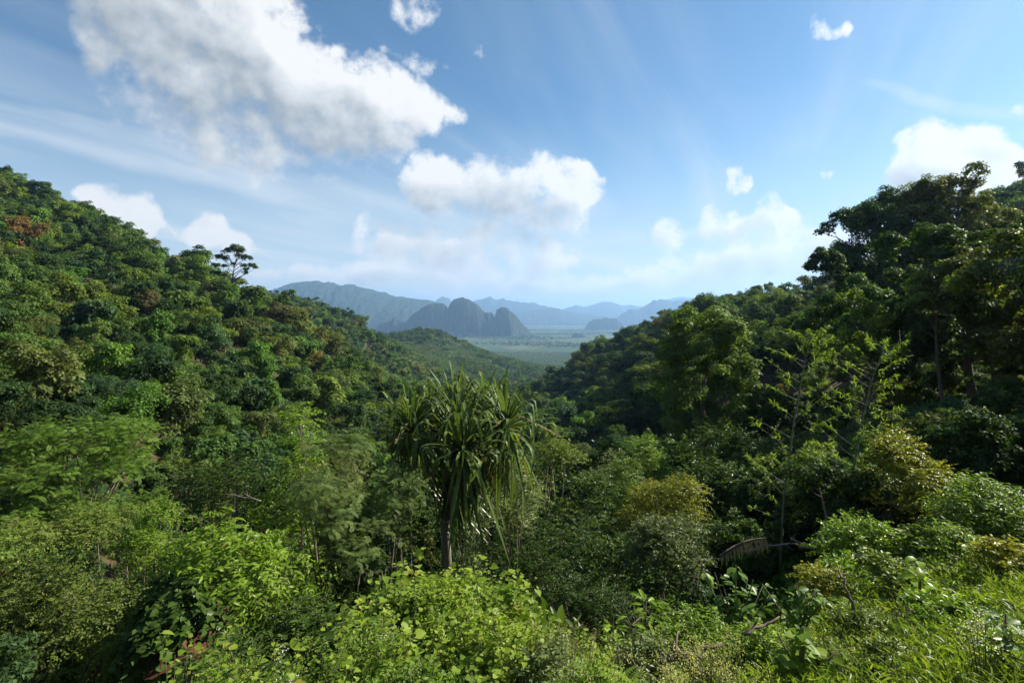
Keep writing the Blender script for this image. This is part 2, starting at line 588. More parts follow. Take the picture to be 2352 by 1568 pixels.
# ================================================================== TERRAIN
# Ground profiles, bearing by bearing: (distance, height above the viewpoint).
PROFILES = {
    -400: [(2, -3), (4, -4), (10, -6.5), (15, -7), (25, -6), (40, -2), (60, 2), (90, 12), (130, 30), (180, 55), (230, 75), (320, 80), (600, 20), (1200, -80), (2500, -168)],
    0: [(2, -3), (4, -4.3), (7, -6.4), (10, -7.5), (15, -8.8), (25, -9.5), (40, -8.5), (60, -7), (80, -5), (120, 3), (160, 20), (190, 34), (235, 57), (300, 57), (500, 20), (1200, -80), (2500, -168)],
    150: [(2, -3), (4, -4.6), (7, -6.8), (10, -8.2), (15, -9.7), (25, -11), (40, -10.5), (60, -8.5), (80, -6), (120, 0), (160, 13), (200, 29), (232, 43), (300, 42), (500, 12), (1200, -90), (2500, -168)],
    300: [(2, -3), (4, -4.6), (7, -7), (10, -9), (15, -10.5), (25, -12.5), (40, -12.5), (60, -11.5), (80, -9.5), (120, -4), (160, 5), (200, 14), (235, 20), (300, 14), (500, -5), (1200, -100), (2500, -168)],
    450: [(2, -2.9), (4, -4.2), (7, -7), (10, -9), (15, -11), (25, -14), (40, -15.5), (60, -15), (80, -13), (120, -7), (160, 0), (185, 4), (230, 5), (300, 2), (500, -10), (1200, -110), (2500, -168)],
    560: [(2, -2.8), (4, -3.8), (7, -7), (10, -9), (15, -11), (25, -14), (40, -16.5), (60, -17), (80, -15.5), (120, -9), (150, -3.5), (172, 0), (200, -6), (300, -8), (480, 9), (560, 10), (800, -20), (1400, -120), (2500, -168)],
    700: [(2, -2.8), (4, -3.7), (7, -6), (10, -9), (15, -11), (25, -14.5), (40, -17.5), (60, -20), (80, -20.5), (120, -18.5), (160, -16), (200, -20), (300, -26), (480, 6), (540, 7), (800, -25), (1400, -130), (2500, -168)],
    820: [(2, -2.7), (4, -3.5), (7, -4.6), (10, -8), (15, -10), (25, -14), (40, -18), (60, -20.5), (90, -23), (120, -24), (160, -25), (200, -30), (300, -40), (480, -14), (540, -9), (800, -30), (1000, -32), (1500, -130), (2500, -168)],
    900: [(2, -2.7), (4, -3.4), (7, -4), (10, -7.6), (15, -9), (25, -13.5), (40, -18.5), (60, -22), (100, -27), (150, -31), (200, -35), (320, -50), (470, -30), (560, -24), (700, -45), (900, -48), (1050, -40), (1500, -130), (2500, -168)],
    990: [(2, -2.7), (4, -3.4), (7, -3.9), (10, -7), (15, -7.5), (25, -13), (40, -19), (60, -24), (100, -31), (150, -38), (200, -44), (350, -60), (480, -58), (600, -54), (720, -66), (900, -45), (1050, -28), (1200, -50), (1600, -140), (2500, -168)],
    1090: [(2, -2.7), (4, -3.4), (7, -3.9), (10, -7), (15, -7.5), (25, -13.5), (40, -20), (60, -27), (100, -36), (150, -44), (200, -50), (350, -64), (600, -84), (900, -75), (1050, -65), (1250, -80), (1600, -140), (2500, -168)],
    1200: [(2, -2.7), (4, -3.4), (7, -4), (10, -7), (15, -9), (25, -14), (40, -21), (60, -29), (100, -38), (150, -46), (200, -52), (350, -64), (600, -88), (900, -98), (1100, -104), (1600, -148), (2500, -168)],
    1350: [(2, -2.7), (4, -3.4), (7, -4.6), (10, -7.5), (15, -10), (25, -14), (40, -20), (60, -26), (100, -34), (150, -38), (200, -38), (280, -32), (330, -30), (420, -50), (700, -100), (1100, -130), (1600, -155), (2500, -168)],
    1500: [(2, -2.6), (4, -3.3), (7, -5), (10, -7.5), (15, -9.5), (25, -13), (40, -17.5), (60, -21), (100, -25), (150, -24), (200, -20), (280, -15), (330, -16), (450, -50), (800, -110), (1600, -155), (2500, -168)],
    1650: [(2, -2.6), (4, -3.2), (7, -4.8), (10, -6.8), (15, -8.5), (25, -11.5), (40, -15), (60, -17), (100, -14), (150, -8), (200, -2), (240, 0), (330, -10), (500, -50), (800, -110), (1600, -155), (2500, -168)],
    1800: [(2, -2.5), (4, -3.1), (7, -4.4), (10, -5.8), (15, -7.3), (25, -9.5), (40, -11.5), (60, -11.5), (100, -8), (150, -5), (190, -3), (240, -4), (330, -10), (500, -50), (800, -110), (1600, -155), (2500, -168)],
    1950: [(2, -2.4), (4, -3.0), (7, -4.1), (10, -5.2), (15, -6.6), (25, -8), (40, -8.5), (60, -7), (100, -5), (150, -3), (200, -2), (300, -4), (600, -50), (1600, -150), (2500, -168)],
    2100: [(2, -2.3), (4, -2.9), (7, -3.8), (10, -4.7), (15, -6), (25, -7), (40, -6.5), (60, -4), (100, -1), (150, 5), (200, 10), (300, 8), (600, -40), (1600, -150), (2500, -168)],
    2352: [(2, -2.2), (4, -2.7), (7, -3.4), (10, -4), (15, -5), (25, -5.4), (40, -4), (60, -.5), (100, 10), (150, 27), (200, 40), (300, 42), (600, -20), (1600, -150), (2500, -168)],
    2700: [(2, -2), (4, -2.4), (7, -2.8), (10, -3.2), (15, -3.6), (25, -3.5), (40, -1), (60, 4), (100, 18), (150, 40), (200, 58), (300, 62), (600, 0), (1600, -150), (2500, -168)],
}
_LD = np.linspace(math.log(1.5), math.log(3200), 240)
_PXS = np.array(sorted(PROFILES))
_AX = np.linspace(_PXS[0], _PXS[-1], 311)


def _table():
    cols = np.array([np.interp(_LD, np.log([q[0] for q in PROFILES[c]]), [q[1] for q in PROFILES[c]]) for c in _PXS])
    t = np.array([np.interp(_AX, _PXS, cols[:, i]) for i in range(len(_LD))])       # [logd, px]

    def blur(a, axis, k):
        ker = np.exp(-np.linspace(-2, 2, 2 * k + 1) ** 2)
        ker /= ker.sum()
        pad = [(0, 0), (0, 0)]
        pad[axis] = (k, k)
        a = np.pad(a, pad, mode='edge')
        return np.apply_along_axis(lambda r: np.convolve(r, ker, 'valid'), axis, a)
    return blur(blur(t, 0, 3), 1, 6)


_TAB = _table()
_AZ_MAX = math.radians(52.3)


def ground(x, y):
    """World height of the ground."""
    x = np.asarray(x, float)
    y = np.asarray(y, float)
    r = np.hypot(x, y)
    az = np.clip(np.arctan2(x, y), -_AZ_MAX, _AZ_MAX)
    px = CX + F * np.tan(az)
    d = np.maximum(r * np.cos(az), 1.5)
    a = np.clip((px - _AX[0]) / (_AX[1] - _AX[0]), 0, len(_AX) - 1.001)
    b = np.clip((np.log(d) - _LD[0]) / (_LD[1] - _LD[0]), 0, len(_LD) - 1.001)
    i, j = a.astype(int), b.astype(int)
    fa, fb = a - i, b - j
    z = (_TAB[j, i] * (1 - fa) * (1 - fb) + _TAB[j, i + 1] * fa * (1 - fb) + _TAB[j + 1, i] * (1 - fa) * fb + _TAB[j + 1, i + 1] * fa * fb)
    amp = np.minimum(d * .02, 5.0) * np.clip((3200 - d) / 1500, .12, 1)
    wob = np.sin(x / (2 + d * .11) + 1.3) * np.cos(y / (3 + d * .13)) + .5 * np.sin(x / (1 + d * .05) + y / (1.5 + d * .06))
    return EYE + z + wob * amp * .5


def pix(p):
    """column and row of a point, on the same sketch as P()"""
    p = np.asarray(p, float)
    return CX + F * p[..., 0] / p[..., 1], HZ - F * (p[..., 2] - EYE) / p[..., 1]


def at(px, d, dz=0.0):
    """a point on the ground at that bearing and distance"""
    x = (px - CX) / F * d
    return (x, d, float(ground(x, d)) + dz)


def terrain_material():
    m = bpy.data.materials.new('terrain')
    m.use_nodes = True
    nt = m.node_tree
    N, L = nt.nodes, nt.links
    bs = N['Principled BSDF']
    bs.inputs['Roughness'].default_value = .95
    bs.inputs['Specular IOR Level'].default_value = .1
    ge = N.new('ShaderNodeNewGeometry')
    ln = N.new('ShaderNodeVectorMath')
    ln.operation = 'LENGTH'
    L.new(ge.outputs['Position'], ln.inputs[0])

    def noise(scale, detail, vec=None):
        n = N.new('ShaderNodeTexNoise')
        n.inputs['Scale'].default_value = scale
        n.inputs['Detail'].default_value = detail
        n.inputs['Roughness'].default_value = .6
        L.new(vec or ge.outputs['Position'], n.inputs['Vector'])
        return n.outputs['Fac']

    def ramp(f, stops):
        r = N.new('ShaderNodeValToRGB')
        while len(r.color_ramp.elements) < len(stops):
            r.color_ramp.elements.new(.5)
        for e, (p, c) in zip(r.color_ramp.elements, stops):
            e.position = p
            e.color = (*c, 1)
        L.new(f, r.inputs[0])
        return r.outputs[0]

    near = ramp(noise(.9, 8), [(.3, (.030, .022, .014)), (.55, (.055, .048, .022)), (.75, (.085, .060, .036))])
    # the plain: blocks of plantation, scrub and cleared ground
    vor = N.new('ShaderNodeTexVoronoi')
    vor.inputs['Scale'].default_value = .0042
    vor.inputs['Randomness'].default_value = .8
    mp = N.new('ShaderNodeMapping')
    mp.inputs['Rotation'].default_value = (0, 0, .4)
    mp.inputs['Scale'].default_value = (1.0, .55, 0.0)
    L.new(ge.outputs['Position'], mp.inputs['Vector'])
    L.new(mp.outputs[0], vor.inputs['Vector'])
    blocks = ramp(vor.outputs['Color'], [(.1, (.032, .056, .022)), (.45, (.048, .078, .028)), (.75, (.068, .096, .034)), (.95, (.10, .105, .052))])
    spk = ramp(noise(.06, 4), [(.3, (.55, .55, .55)), (.7, (1.3, 1.3, 1.3))])
    mul = N.new('ShaderNodeMix')
    mul.data_type = 'RGBA'
    mul.blend_type = 'MULTIPLY'
    mul.inputs[0].default_value = 1
    L.new(blocks, mul.inputs[6])
    L.new(spk, mul.inputs[7])
    mr = N.new('ShaderNodeMapRange')
    mr.inputs['From Min'].default_value = 250
    mr.inputs['From Max'].default_value = 700
    L.new(ln.outputs['Value'], mr.inputs['Value'])
    mix = N.new('ShaderNodeMix')
    mix.data_type = 'RGBA'
    L.new(mr.outputs['Result'], mix.inputs[0])
    L.new(near, mix.inputs[6])
    L.new(mul.outputs[2], mix.inputs[7])
    L.new(mix.outputs[2], bs.inputs['Base Color'])
    return m


def build_terrain():
    front = np.linspace(-62, 62, 330)
    back = np.linspace(62, 298, 90)[1:-1]
    ang = np.radians(np.concatenate([front, back]))
    rad = np.concatenate([[0.0], np.geomspace(.8, 45000, 300)])
    A, R = np.meshgrid(ang, rad)
    X, Y = R * np.sin(A), R * np.cos(A)
    Z = ground(X, Y)
    n, k = len(ang), len(rad)
    V = np.stack([X, Y, Z], -1).reshape(-1, 3)
    i = np.arange(1, k - 1)[:, None] * n
    j = np.arange(n)[None]
    j2 = (j + 1) % n
    q = np.stack([i + j, i + n + j, i + n + j2, i + j2], -1).reshape(-1, 4)
    tri = np.stack([np.zeros(n, int) + 0, n + np.arange(n), n + (np.arange(n) + 1) % n], -1)
    me = mesh_from('terrain', V, np.concatenate([q.ravel(), tri.ravel()]), [4] * len(q) + [3] * n, terrain_material(), None, True)
    o = link('terrain', me)
    tag(o, 'sloping forest floor falling from the viewpoint to a wide green plain', None, None, 'structure')


build_terrain()


# ------------------------------------------------------------------ karst hills and ranges on the plain
def value_noise(shape, cells, rng):
    g = rng.random((cells[0] + 2, cells[1] + 2))
    y = np.linspace(0, cells[0], shape[0])
    x = np.linspace(0, cells[1], shape[1])
    yi, xi = y.astype(int), x.astype(int)
    fy, fx = y - yi, x - xi
    fy, fx = (fy * fy * (3 - 2 * fy))[:, None], (fx * fx * (3 - 2 * fx))[None]
    a = g[yi][:, xi]
    b = g[yi][:, xi + 1]
    c = g[yi + 1][:, xi]
    e = g[yi + 1][:, xi + 1]
    return (a * (1 - fx) + b * fx) * (1 - fy) + (c * (1 - fx) + e * fx) * fy


def fractal(shape, cells, octs, rng, gain=.55):
    s, amp, tot = 0, 1.0, 0
    for o in range(octs):
        s = s + amp * value_noise(shape, (cells[0] * 2 ** o, cells[1] * 2 ** o), rng)
        tot += amp
        amp *= gain
    return s / tot


def hill_material(name, green1, green2, rock, rock_amt, scale):
    m = bpy.data.materials.new(name)
    m.use_nodes = True
    nt = m.node_tree
    N, L = nt.nodes, nt.links
    bs = N['Principled BSDF']
    bs.inputs['Roughness'].default_value = .95
    bs.inputs['Specular IOR Level'].default_value = .05
    ge = N.new('ShaderNodeNewGeometry')

    def noise(s, d, r=.6):
        n = N.new('ShaderNodeTexNoise')
        n.inputs['Scale'].default_value = s
        n.inputs['Detail'].default_value = d
        n.inputs['Roughness'].default_value = r
        L.new(ge.outputs['Position'], n.inputs['Vector'])
        return n.outputs['Fac']
    r1 = N.new('ShaderNodeValToRGB')
    r1.color_ramp.elements[0].position = .35
    r1.color_ramp.elements[0].color = (*green1, 1)
    r1.color_ramp.elements[1].position = .65
    r1.color_ramp.elements[1].color = (*green2, 1)
    L.new(noise(scale, 6), r1.inputs[0])
    sp = N.new('ShaderNodeSeparateXYZ')
    L.new(ge.outputs['True Normal'], sp.inputs[0])
    ad = N.new('ShaderNodeMath')
    ad.operation = 'MULTIPLY_ADD'
    L.new(noise(scale * .35, 5), ad.inputs[0])
    ad.inputs[1].default_value = .9
    L.new(sp.outputs[2], ad.inputs[2])
    mr = N.new('ShaderNodeMapRange')
    L.new(ad.outputs[0], mr.inputs['Value'])
    mr.inputs['From Min'].default_value = .55
    mr.inputs['From Max'].default_value = .72
    mr.inputs['To Min'].default_value = rock_amt
    mr.inputs['To Max'].default_value = 0
    mix = N.new('ShaderNodeMix')
    mix.data_type = 'RGBA'
    L.new(mr.outputs['Result'], mix.inputs[0])
    L.new(r1.outputs[0], mix.inputs[6])
    mix.inputs[7].default_value = (*rock, 1)
    L.new(mix.outputs[2], bs.inputs['Base Color'])
    bp = N.new('ShaderNodeBump')
    bp.inputs['Strength'].default_value = 1.0
    bp.inputs['Distance'].default_value = 9.0
    L.new(noise(scale * 1.3, 4, .7), bp.inputs['Height'])
    L.new(bp.outputs[0], bs.inputs['Normal'])
    return m


KARST_MAT = hill_material('karst_forest', (.010, .018, .010), (.028, .040, .017), (.11, .105, .095), .5, .045)
RANGE_MAT = hill_material('range_forest', (.013, .026, .014), (.032, .048, .022), (.10, .10, .085), .15, .02)


def ridge(name, label, dist, skyline, depth, power, seed, rough, mat, foot=None, nx=150, ny=70):
    """A massif whose crest follows the skyline (column, row) at that distance, with real depth front to back."""
    rng = np.random.default_rng(seed)
    sx = np.array([s[0] for s in skyline], float)
    sh = np.array([EYE + (HZ - s[1]) / F * dist for s in skyline])
    px = np.linspace(sx[0], sx[-1], nx)
    h = np.interp(px, sx, sh)
    jag = fractal((1, nx), (1, max(8, nx // 9)), 3, np.random.default_rng(seed + 90), .8)[0] - .5
    h = h + jag * rough * 1.0 * np.minimum(1, np.minimum(np.arange(nx), np.arange(nx)[::-1]) / 12)
    v = np.linspace(-1, 1, ny)
    fr = fractal((ny, nx), (6, 12), 6, rng, .68) - .5
    fr2 = fractal((ny, nx), (3, 6), 3, rng) - .5
    crest = .25 * fr2.mean(0)
    prof = np.clip(1 - np.abs(v[:, None] - crest[None] * .8) ** power, 0, 1) ** .75
    side = np.minimum(np.linspace(0, 1, nx), np.linspace(1, 0, nx))
    wid = .35 + .65 * np.clip(side * 6, 0, 1)
    X = (px - CX)[None] / F * dist * (1 + 0 * v[:, None]) + fr2 * depth * .15
    Yc = dist + 0 * px
    Y = Yc[None] + v[:, None] * depth * wid[None] + fr * depth * .10
    X = X * (1 + v[:, None] * depth * wid[None] / dist * .5)
    gul = (np.abs(fractal((ny, nx), (3, 22), 4, rng) - .5) * 2) ** .6
    Y = Y + (1 - gul) * depth * (.06 if 'karst' in name else .05) * np.sign(v)[:, None] * -1
    Z = -6 + (h[None] + 6) * prof * (1 + fr2 * .25 * (1 - prof)) + rough * fr * (prof > .02) * np.minimum(1, prof * 3)
    spike = np.random.default_rng(seed + 50).random((ny, nx)) - .5
    Z = Z + spike * rough * .55 * np.minimum(1, prof * 3)
    Z[0] = Z[-1] = -8
    V = np.stack([X, Y, Z], -1).reshape(-1, 3)
    i = np.arange(ny - 1)[:, None] * nx
    j = np.arange(nx - 1)[None]
    q = np.stack([i + j, i + j + 1, i + nx + j + 1, i + nx + j], -1).reshape(-1, 4)
    me = mesh_from(name, V, q.ravel(), [4] * len(q), mat, None, True)
    return tag(link(name, me), label, None, None, 'structure')


ridge('karst_hill', 'steep dark limestone massif with three rounded peaks rising from the plain', 4450,
      [(916, 773), (928, 752), (940, 735), (955, 722), (975, 708), (995, 700), (1012, 698), (1024, 704), (1030, 713), (1036, 698), (1046, 689), (1062, 686), (1076, 690), (1090, 699), (1104, 710), (1114, 723), (1122, 718), (1130, 727), (1133, 750),
       (1137, 731), (1143, 716), (1152, 709), (1164, 709), (1176, 717), (1188, 730), (1198, 745), (1206, 750), (1214, 762), (1222, 773)], 430, 4.2, 3, 26, KARST_MAT, nx=280, ny=90)
ridge('karst_hill', 'low ragged limestone outcrop at the left foot of the massif', 4300,
      [(862, 765), (872, 745), (888, 742), (900, 735), (907, 728), (915, 738), (928, 740), (938, 748), (948, 768)], 160, 3, 5, 22, KARST_MAT)
ridge('karst_hill', 'small flat-topped limestone hill standing alone on the plain to the right', 6300,
      [(1345, 757), (1352, 742), (1362, 735), (1380, 732), (1400, 733), (1414, 732), (1424, 742), (1432, 752), (1440, 758)], 240, 3.2, 6, 25, KARST_MAT)
ridge('karst_hill', 'tiny wooded knoll on the plain below the flat-topped hill', 4000,
      [(1310, 778), (1318, 768), (1328, 765), (1340, 769), (1350, 779)], 70, 2.6, 7, 14, KARST_MAT, nx=60, ny=40)
ridge('mountain_ridge', 'long blue forested mountain ridge sloping down from the left', 6600,
      [(380, 735), (560, 705), (620, 678), (655, 660), (682, 650), (712, 645), (745, 650), (790, 656), (840, 663), (868, 671), (905, 680), (940, 685), (975, 690), (990, 692), (1010, 703), (1040, 722), (1080, 742)], 1600, 2.0, 8, 60, RANGE_MAT, nx=220, ny=90)
ridge('mountain_ridge', 'pale blue karst skyline with twin knobs behind the massif', 11500,
      [(930, 735), (985, 708), (1002, 690), (1015, 683), (1028, 687), (1038, 700), (1085, 695), (1108, 688), (1122, 682), (1140, 690), (1152, 684), (1163, 690), (1190, 694), (1220, 697), (1250, 704), (1290, 712), (1330, 722), (1370, 735)], 1500, 2.4, 9, 60, RANGE_MAT, nx=220)
ridge('mountain_ridge', 'faint low blue hills closing the middle of the plain', 10000,
      [(1120, 738), (1180, 722), (1230, 712), (1270, 708), (1310, 716), (1350, 722), (1400, 728), (1450, 735)], 1200, 2.2, 12, 40, RANGE_MAT)
ridge('mountain_ridge', 'palest jagged mountain skyline in the far centre distance', 13500,
      [(1240, 722), (1290, 711), (1320, 703), (1345, 707), (1380, 698), (1402, 696), (1425, 705), (1450, 702), (1470, 706), (1500, 700), (1530, 690), (1560, 684), (1600, 690), (1700, 700)], 2200, 2.4, 10, 90, RANGE_MAT, nx=220)
ridge('karst_hill', 'hazy blue karst block at the foot of the right-hand slope', 9000,
      [(1415, 742), (1430, 722), (1445, 714), (1470, 713), (1478, 706), (1500, 694), (1520, 690), (1540, 694), (1580, 690), (1640, 700), (1700, 712)], 700, 3, 11, 60, KARST_MAT)

# ================================================================== TREES
def forest_material(name, trans=.30, gloss=.05, rough=.42):
    """Leaf material whose colour comes from each tree's own colour, varied leaf by leaf and tree by tree."""
    m = bpy.data.materials.new(name)
    m.use_nodes = True
    nt = m.node_tree
    N, L = nt.nodes, nt.links
    N.clear()
    at_ = N.new('ShaderNodeAttribute')
    at_.attribute_name = 'v'
    oi = N.new('ShaderNodeObjectInfo')
    val = N.new('ShaderNodeMapRange')
    L.new(at_.outputs['Fac'], val.inputs['Value'])
    val.inputs['To Min'].default_value = .45
    val.inputs['To Max'].default_value = 1.65
    hue = N.new('ShaderNodeValToRGB')
    L.new(oi.outputs['Random'], hue.inputs[0])
    stops = [(0.0, (.78, .88, .95)), (.30, (.9, .95, .95)), (.55, (1, 1, 1)), (.8, (1.10, 1.07, .95)), (.93, (1.14, 1.07, 1.0)), (1.0, (1.16, 1.05, 1.0))]
    while len(hue.color_ramp.elements) < len(stops):
        hue.color_ramp.elements.new(.5)
    for e_, (p_, c_) in zip(hue.color_ramp.elements, stops):
        e_.position = p_
        e_.color = (*c_, 1)
    m1 = N.new('ShaderNodeMix')
    m1.data_type = 'RGBA'
    m1.blend_type = 'MULTIPLY'
    m1.inputs[0].default_value = 1
    tn = N.new('ShaderNodeAttribute')
    tn.attribute_type = 'INSTANCER'
    tn.attribute_name = 'tone'
    L.new(tn.outputs['Vector'], m1.inputs[6])
    L.new(hue.outputs[0], m1.inputs[7])
    sc = N.new('ShaderNodeVectorMath')
    sc.operation = 'SCALE'
    L.new(m1.outputs[2], sc.inputs[0])
    L.new(val.outputs['Result'], sc.inputs['Scale'])
    dif = N.new('ShaderNodeBsdfDiffuse')
    L.new(sc.outputs[0], dif.inputs['Color'])
    tr = N.new('ShaderNodeBsdfTranslucent')
    tm = N.new('ShaderNodeVectorMath')
    tm.operation = 'MULTIPLY'
    L.new(sc.outputs[0], tm.inputs[0])
    tm.inputs[1].default_value = (1.65, 1.75, .44)
    L.new(tm.outputs[0], tr.inputs['Color'])
    mx = N.new('ShaderNodeMixShader')
    mx.inputs[0].default_value = trans
    L.new(dif.outputs[0], mx.inputs[1])
    L.new(tr.outputs[0], mx.inputs[2])
    gl = N.new('ShaderNodeBsdfGlossy')
    gl.inputs['Roughness'].default_value = rough
    mg = N.new('ShaderNodeMixShader')
    lw = N.new('ShaderNodeFresnel')
    lw.inputs['IOR'].default_value = 1.35
    gm = N.new('ShaderNodeMath')
    gm.operation = 'MULTIPLY'
    gm.use_clamp = True
    L.new(lw.outputs[0], gm.inputs[0])
    gm.inputs[1].default_value = gloss * 5
    cap = N.new('ShaderNodeMath')
    cap.operation = 'MINIMUM'
    L.new(gm.outputs[0], cap.inputs[0])
    cap.inputs[1].default_value = .045
    L.new(cap.outputs[0], mg.inputs[0])
    L.new(mx.outputs[0], mg.inputs[1])
    L.new(gl.outputs[0], mg.inputs[2])
    out = N.new('ShaderNodeOutputMaterial')
    L.new(mg.outputs[0], out.inputs['Surface'])
    return m


FOREST = forest_material('forest_leaves', .36, .03, .45)
GLOSSY = forest_material('glossy_leaves', .38, .035, .42)

TONES = {'mid-green': (.072, .120, .030), 'dark green': (.036, .066, .022), 'yellow-green': (.110, .152, .030), 'olive': (.086, .106, .032),
         'bluish-green': (.048, .088, .038), 'brownish': (.100, .094, .040), 'rust-tinged': (.150, .092, .036), 'pale grey-green': (.114, .136, .070),
         'fresh green': (.078, .148, .028)}


def leaves_on(geo, rng, clumps, n, size, tmpl=LEAF_RHOMB, up=.5, flat=.8, inner=.15, droop=.25, sub=7, cvar=.45, subr=.42):
    """n leaves spread over clumps (x, y, z, r): each clump is itself a cluster of smaller tufts."""
    cl = np.asarray(clumps, float)
    w = cl[:, 3] ** 2
    ci = rng.choice(len(cl), n, p=w / w.sum())
    k = len(cl)
    su = unit(k * sub, rng).reshape(k, sub, 3)
    su[..., 2] = np.where(rng.random((k, sub)) < .55, np.abs(su[..., 2]), su[..., 2])
    tuft = cl[:, None, :3] + su * np.array([1, 1, flat]) * (cl[:, 3, None, None] * rng.uniform(.55, 1.0, (k, sub, 1)))
    ti = rng.integers(0, sub, n)
    tc = tuft[ci, ti]
    r2 = cl[ci, 3] * subr * rng.uniform(.8, 1.2, n)
    u = unit(n, rng)
    u[:, 2] = np.where(rng.random(n) < .5, np.abs(u[:, 2]), u[:, 2])
    rad = np.where(rng.random(n) < inner, rng.random(n), rng.uniform(.75, 1.12, n))
    pos = tc + u * r2[:, None] * rad[:, None] * np.array([1, 1, .75])
    nor = u * .7 + su[ci, ti] * .3 + np.array([0, 0, up]) + unit(n, rng) * .55
    ax = np.cross(nor, unit(n, rng)) + u * .35 - np.array([0, 0, droop])
    cv = rng.random((k, sub))
    var = np.clip(.5 + (cv[ci, ti] - .5) * cvar + (rng.random(n) - .5) * .55, 0, 1)
    geo.stamp(tmpl, pos, ax, nor, size * rng.uniform(.6, 1.35, n), var)


def dome(rng, n, rx, rz, zc, rmin, rmax, low=-.35, irregular=.2, fill=.45):
    out = []
    while len(out) < n:
        u = unit(1, rng)[0]
        if u[2] < low:
            continue
        q = rng.uniform(fill, 1.0) ** .6
        s = 1 + irregular * rng.normal()
        r = rng.uniform(rmin, rmax)
        out.append((u[0] * (rx - r * .5) * q * s, u[1] * (rx - r * .5) * q * s, zc + u[2] * (rz - r * .5) * q * (1 + .4 * irregular * rng.normal()), r))
    return out


def trunk_mesh(name, rng, clumps, base_r, fork, lean=(0, 0), n_limb=6, mat=BARK, sides=6, thin=.35):
    """A wavering trunk that runs on into the crown, limbs leaving it at different heights."""
    g = Geo()
    cl = np.array([c[:3] for c in clumps])
    zt = fork + .55 * (cl[:, 2].max() - fork)
    cen = cl[:, :2].mean(0)
    hs = np.array([-.6, 0, .33 * fork, .7 * fork, fork, .5 * (fork + zt), zt])
    k = np.clip(hs / fork, 0, 1.4)[:, None]
    wob = rng.normal(size=(7, 2)) * .035 * fork
    wob[:2] = 0
    line = np.concatenate([np.array(lean)[None] * k + cen[None] * (np.clip(k - 1, 0, 1)) + wob, hs[:, None]], 1)
    g.tube(line, base_r * np.array([1.5, 1.15, .95, .84, .7, .42, .18]), sides + 1)
    for i in rng.permutation(len(clumps))[:n_limb]:
        c = cl[i]
        z0 = np.clip(c[2] - rng.uniform(.35, .8) * np.linalg.norm(c[:2] - lean) - rng.uniform(.3, 1.2), fork * .6, zt * .97)
        s0 = np.array([np.interp(z0, line[:, 2], line[:, q]) for q in range(3)])
        r0 = np.interp(z0, line[:, 2], base_r * np.array([1.5, 1.15, .95, .84, .7, .42, .18])) * .62
        L_ = np.linalg.norm(c - s0)
        m1 = s0 + (c - s0) * .35 + rng.normal(size=3) * .07 * L_ + [0, 0, .05 * L_]
        m2 = s0 + (c - s0) * .7 + rng.normal(size=3) * .07 * L_ + [0, 0, .07 * L_]
        g.tube([s0, m1, m2, c], [max(r0, base_r * .12), base_r * thin * .6, base_r * thin * .35, base_r * .06], sides - 1)
    return g.build(name, mat, True)


# ---- mesh kinds for the hill forest (10 m trees before scaling)
KINDS = []           # (form word, crown mesh, trunk mesh)


def add_kind(form, seed, clumps, n, size, base_r, fork, tmpl=LEAF_RHOMB, mat=FOREST, limbs=6, **kw):
    rng = np.random.default_rng(seed)
    cl = clumps(rng)
    g = Geo()
    leaves_on(g, rng, cl, n, size, tmpl, **kw)
    KINDS.append((form, g.build('crown_' + form.replace(' ', '_').replace('-', '_'), mat), trunk_mesh('trunk', rng, cl, base_r, fork, n_limb=limbs)))


for s in range(3):
    add_kind('billowing', 20 + s, lambda r: dome(r, 24, 3.7, 3.3, 6.6, .9, 1.7, -.55), 7500, .34, .16, 4.2)
for s in range(2):
    add_kind('tall leafy', 30 + s, lambda r: dome(r, 20, 2.6, 4.3, 6.4, .8, 1.35, -.8), 6500, .32, .14, 3.2)
for s in range(2):
    add_kind('layered', 40 + s, lambda r: [(a * math.cos(t), a * math.sin(t), z, q) for (a, t, z, q) in
             [(r.uniform(.6, 3.9), r.uniform(0, 6.28), r.choice([4.8, 6.3, 7.7, 8.8]) + r.normal() * .25, r.uniform(.7, 1.25)) for _ in range(24)]], 6500, .32, .15, 4.5, flat=.38, droop=.1)
for s in range(2):
    add_kind('loose-crowned', 50 + s, lambda r: dome(r, 15, 3.9, 3.0, 7.0, .55, 1.15, -.2, .3), 3600, .33, .15, 4.6, limbs=13, inner=.05)
for s in range(2):
    add_kind('vine-draped', 60 + s, lambda r: [(*(np.array([math.cos(t), math.sin(t)]) * q), z, rr) for (t, q, z, rr) in
             [(r.uniform(0, 6.28), r.uniform(.4, 2.9) * (1.1 - z0 / 14), z0, r.uniform(.8, 1.3)) for z0 in r.uniform(.8, 9.2, 30)]], 8000, .31, .16, 4.0, droop=.6)
add_kind('spreading', 90, lambda r: [(a * math.cos(t), a * math.sin(t), 7.2 - .10 * a * a + r.normal() * .3, q) for (a, t, q) in [(r.uniform(.3, 4.6), r.uniform(0, 6.28), r.uniform(.7, 1.2)) for _ in range(30)]], 6500, .30, .17, 4.2, flat=.6, limbs=14)
add_kind('conical', 91, lambda r: [(*(np.array([math.cos(t), math.sin(t)]) * 2.9 * (1.05 - z0 / 10) * r.uniform(.5, 1)), z0, .45 + .75 * (1 - z0 / 11)) for (t, z0) in [(r.uniform(0, 6.28), r.uniform(1.5, 10)) for _ in range(34)]], 7000, .27, .15, 4.0, droop=.5)
add_kind('fine-leaved', 92, lambda r: dome(r, 26, 3.4, 3.4, 6.3, .7, 1.4, -.6, .25), 12000, .21, .15, 4.0, sub=10)
add_kind('large-leaved', 93, lambda r: dome(r, 16, 3.1, 3.8, 6.2, .8, 1.5, -.7, .25), 3200, .52, .15, 4.0, droop=.6, sub=6)
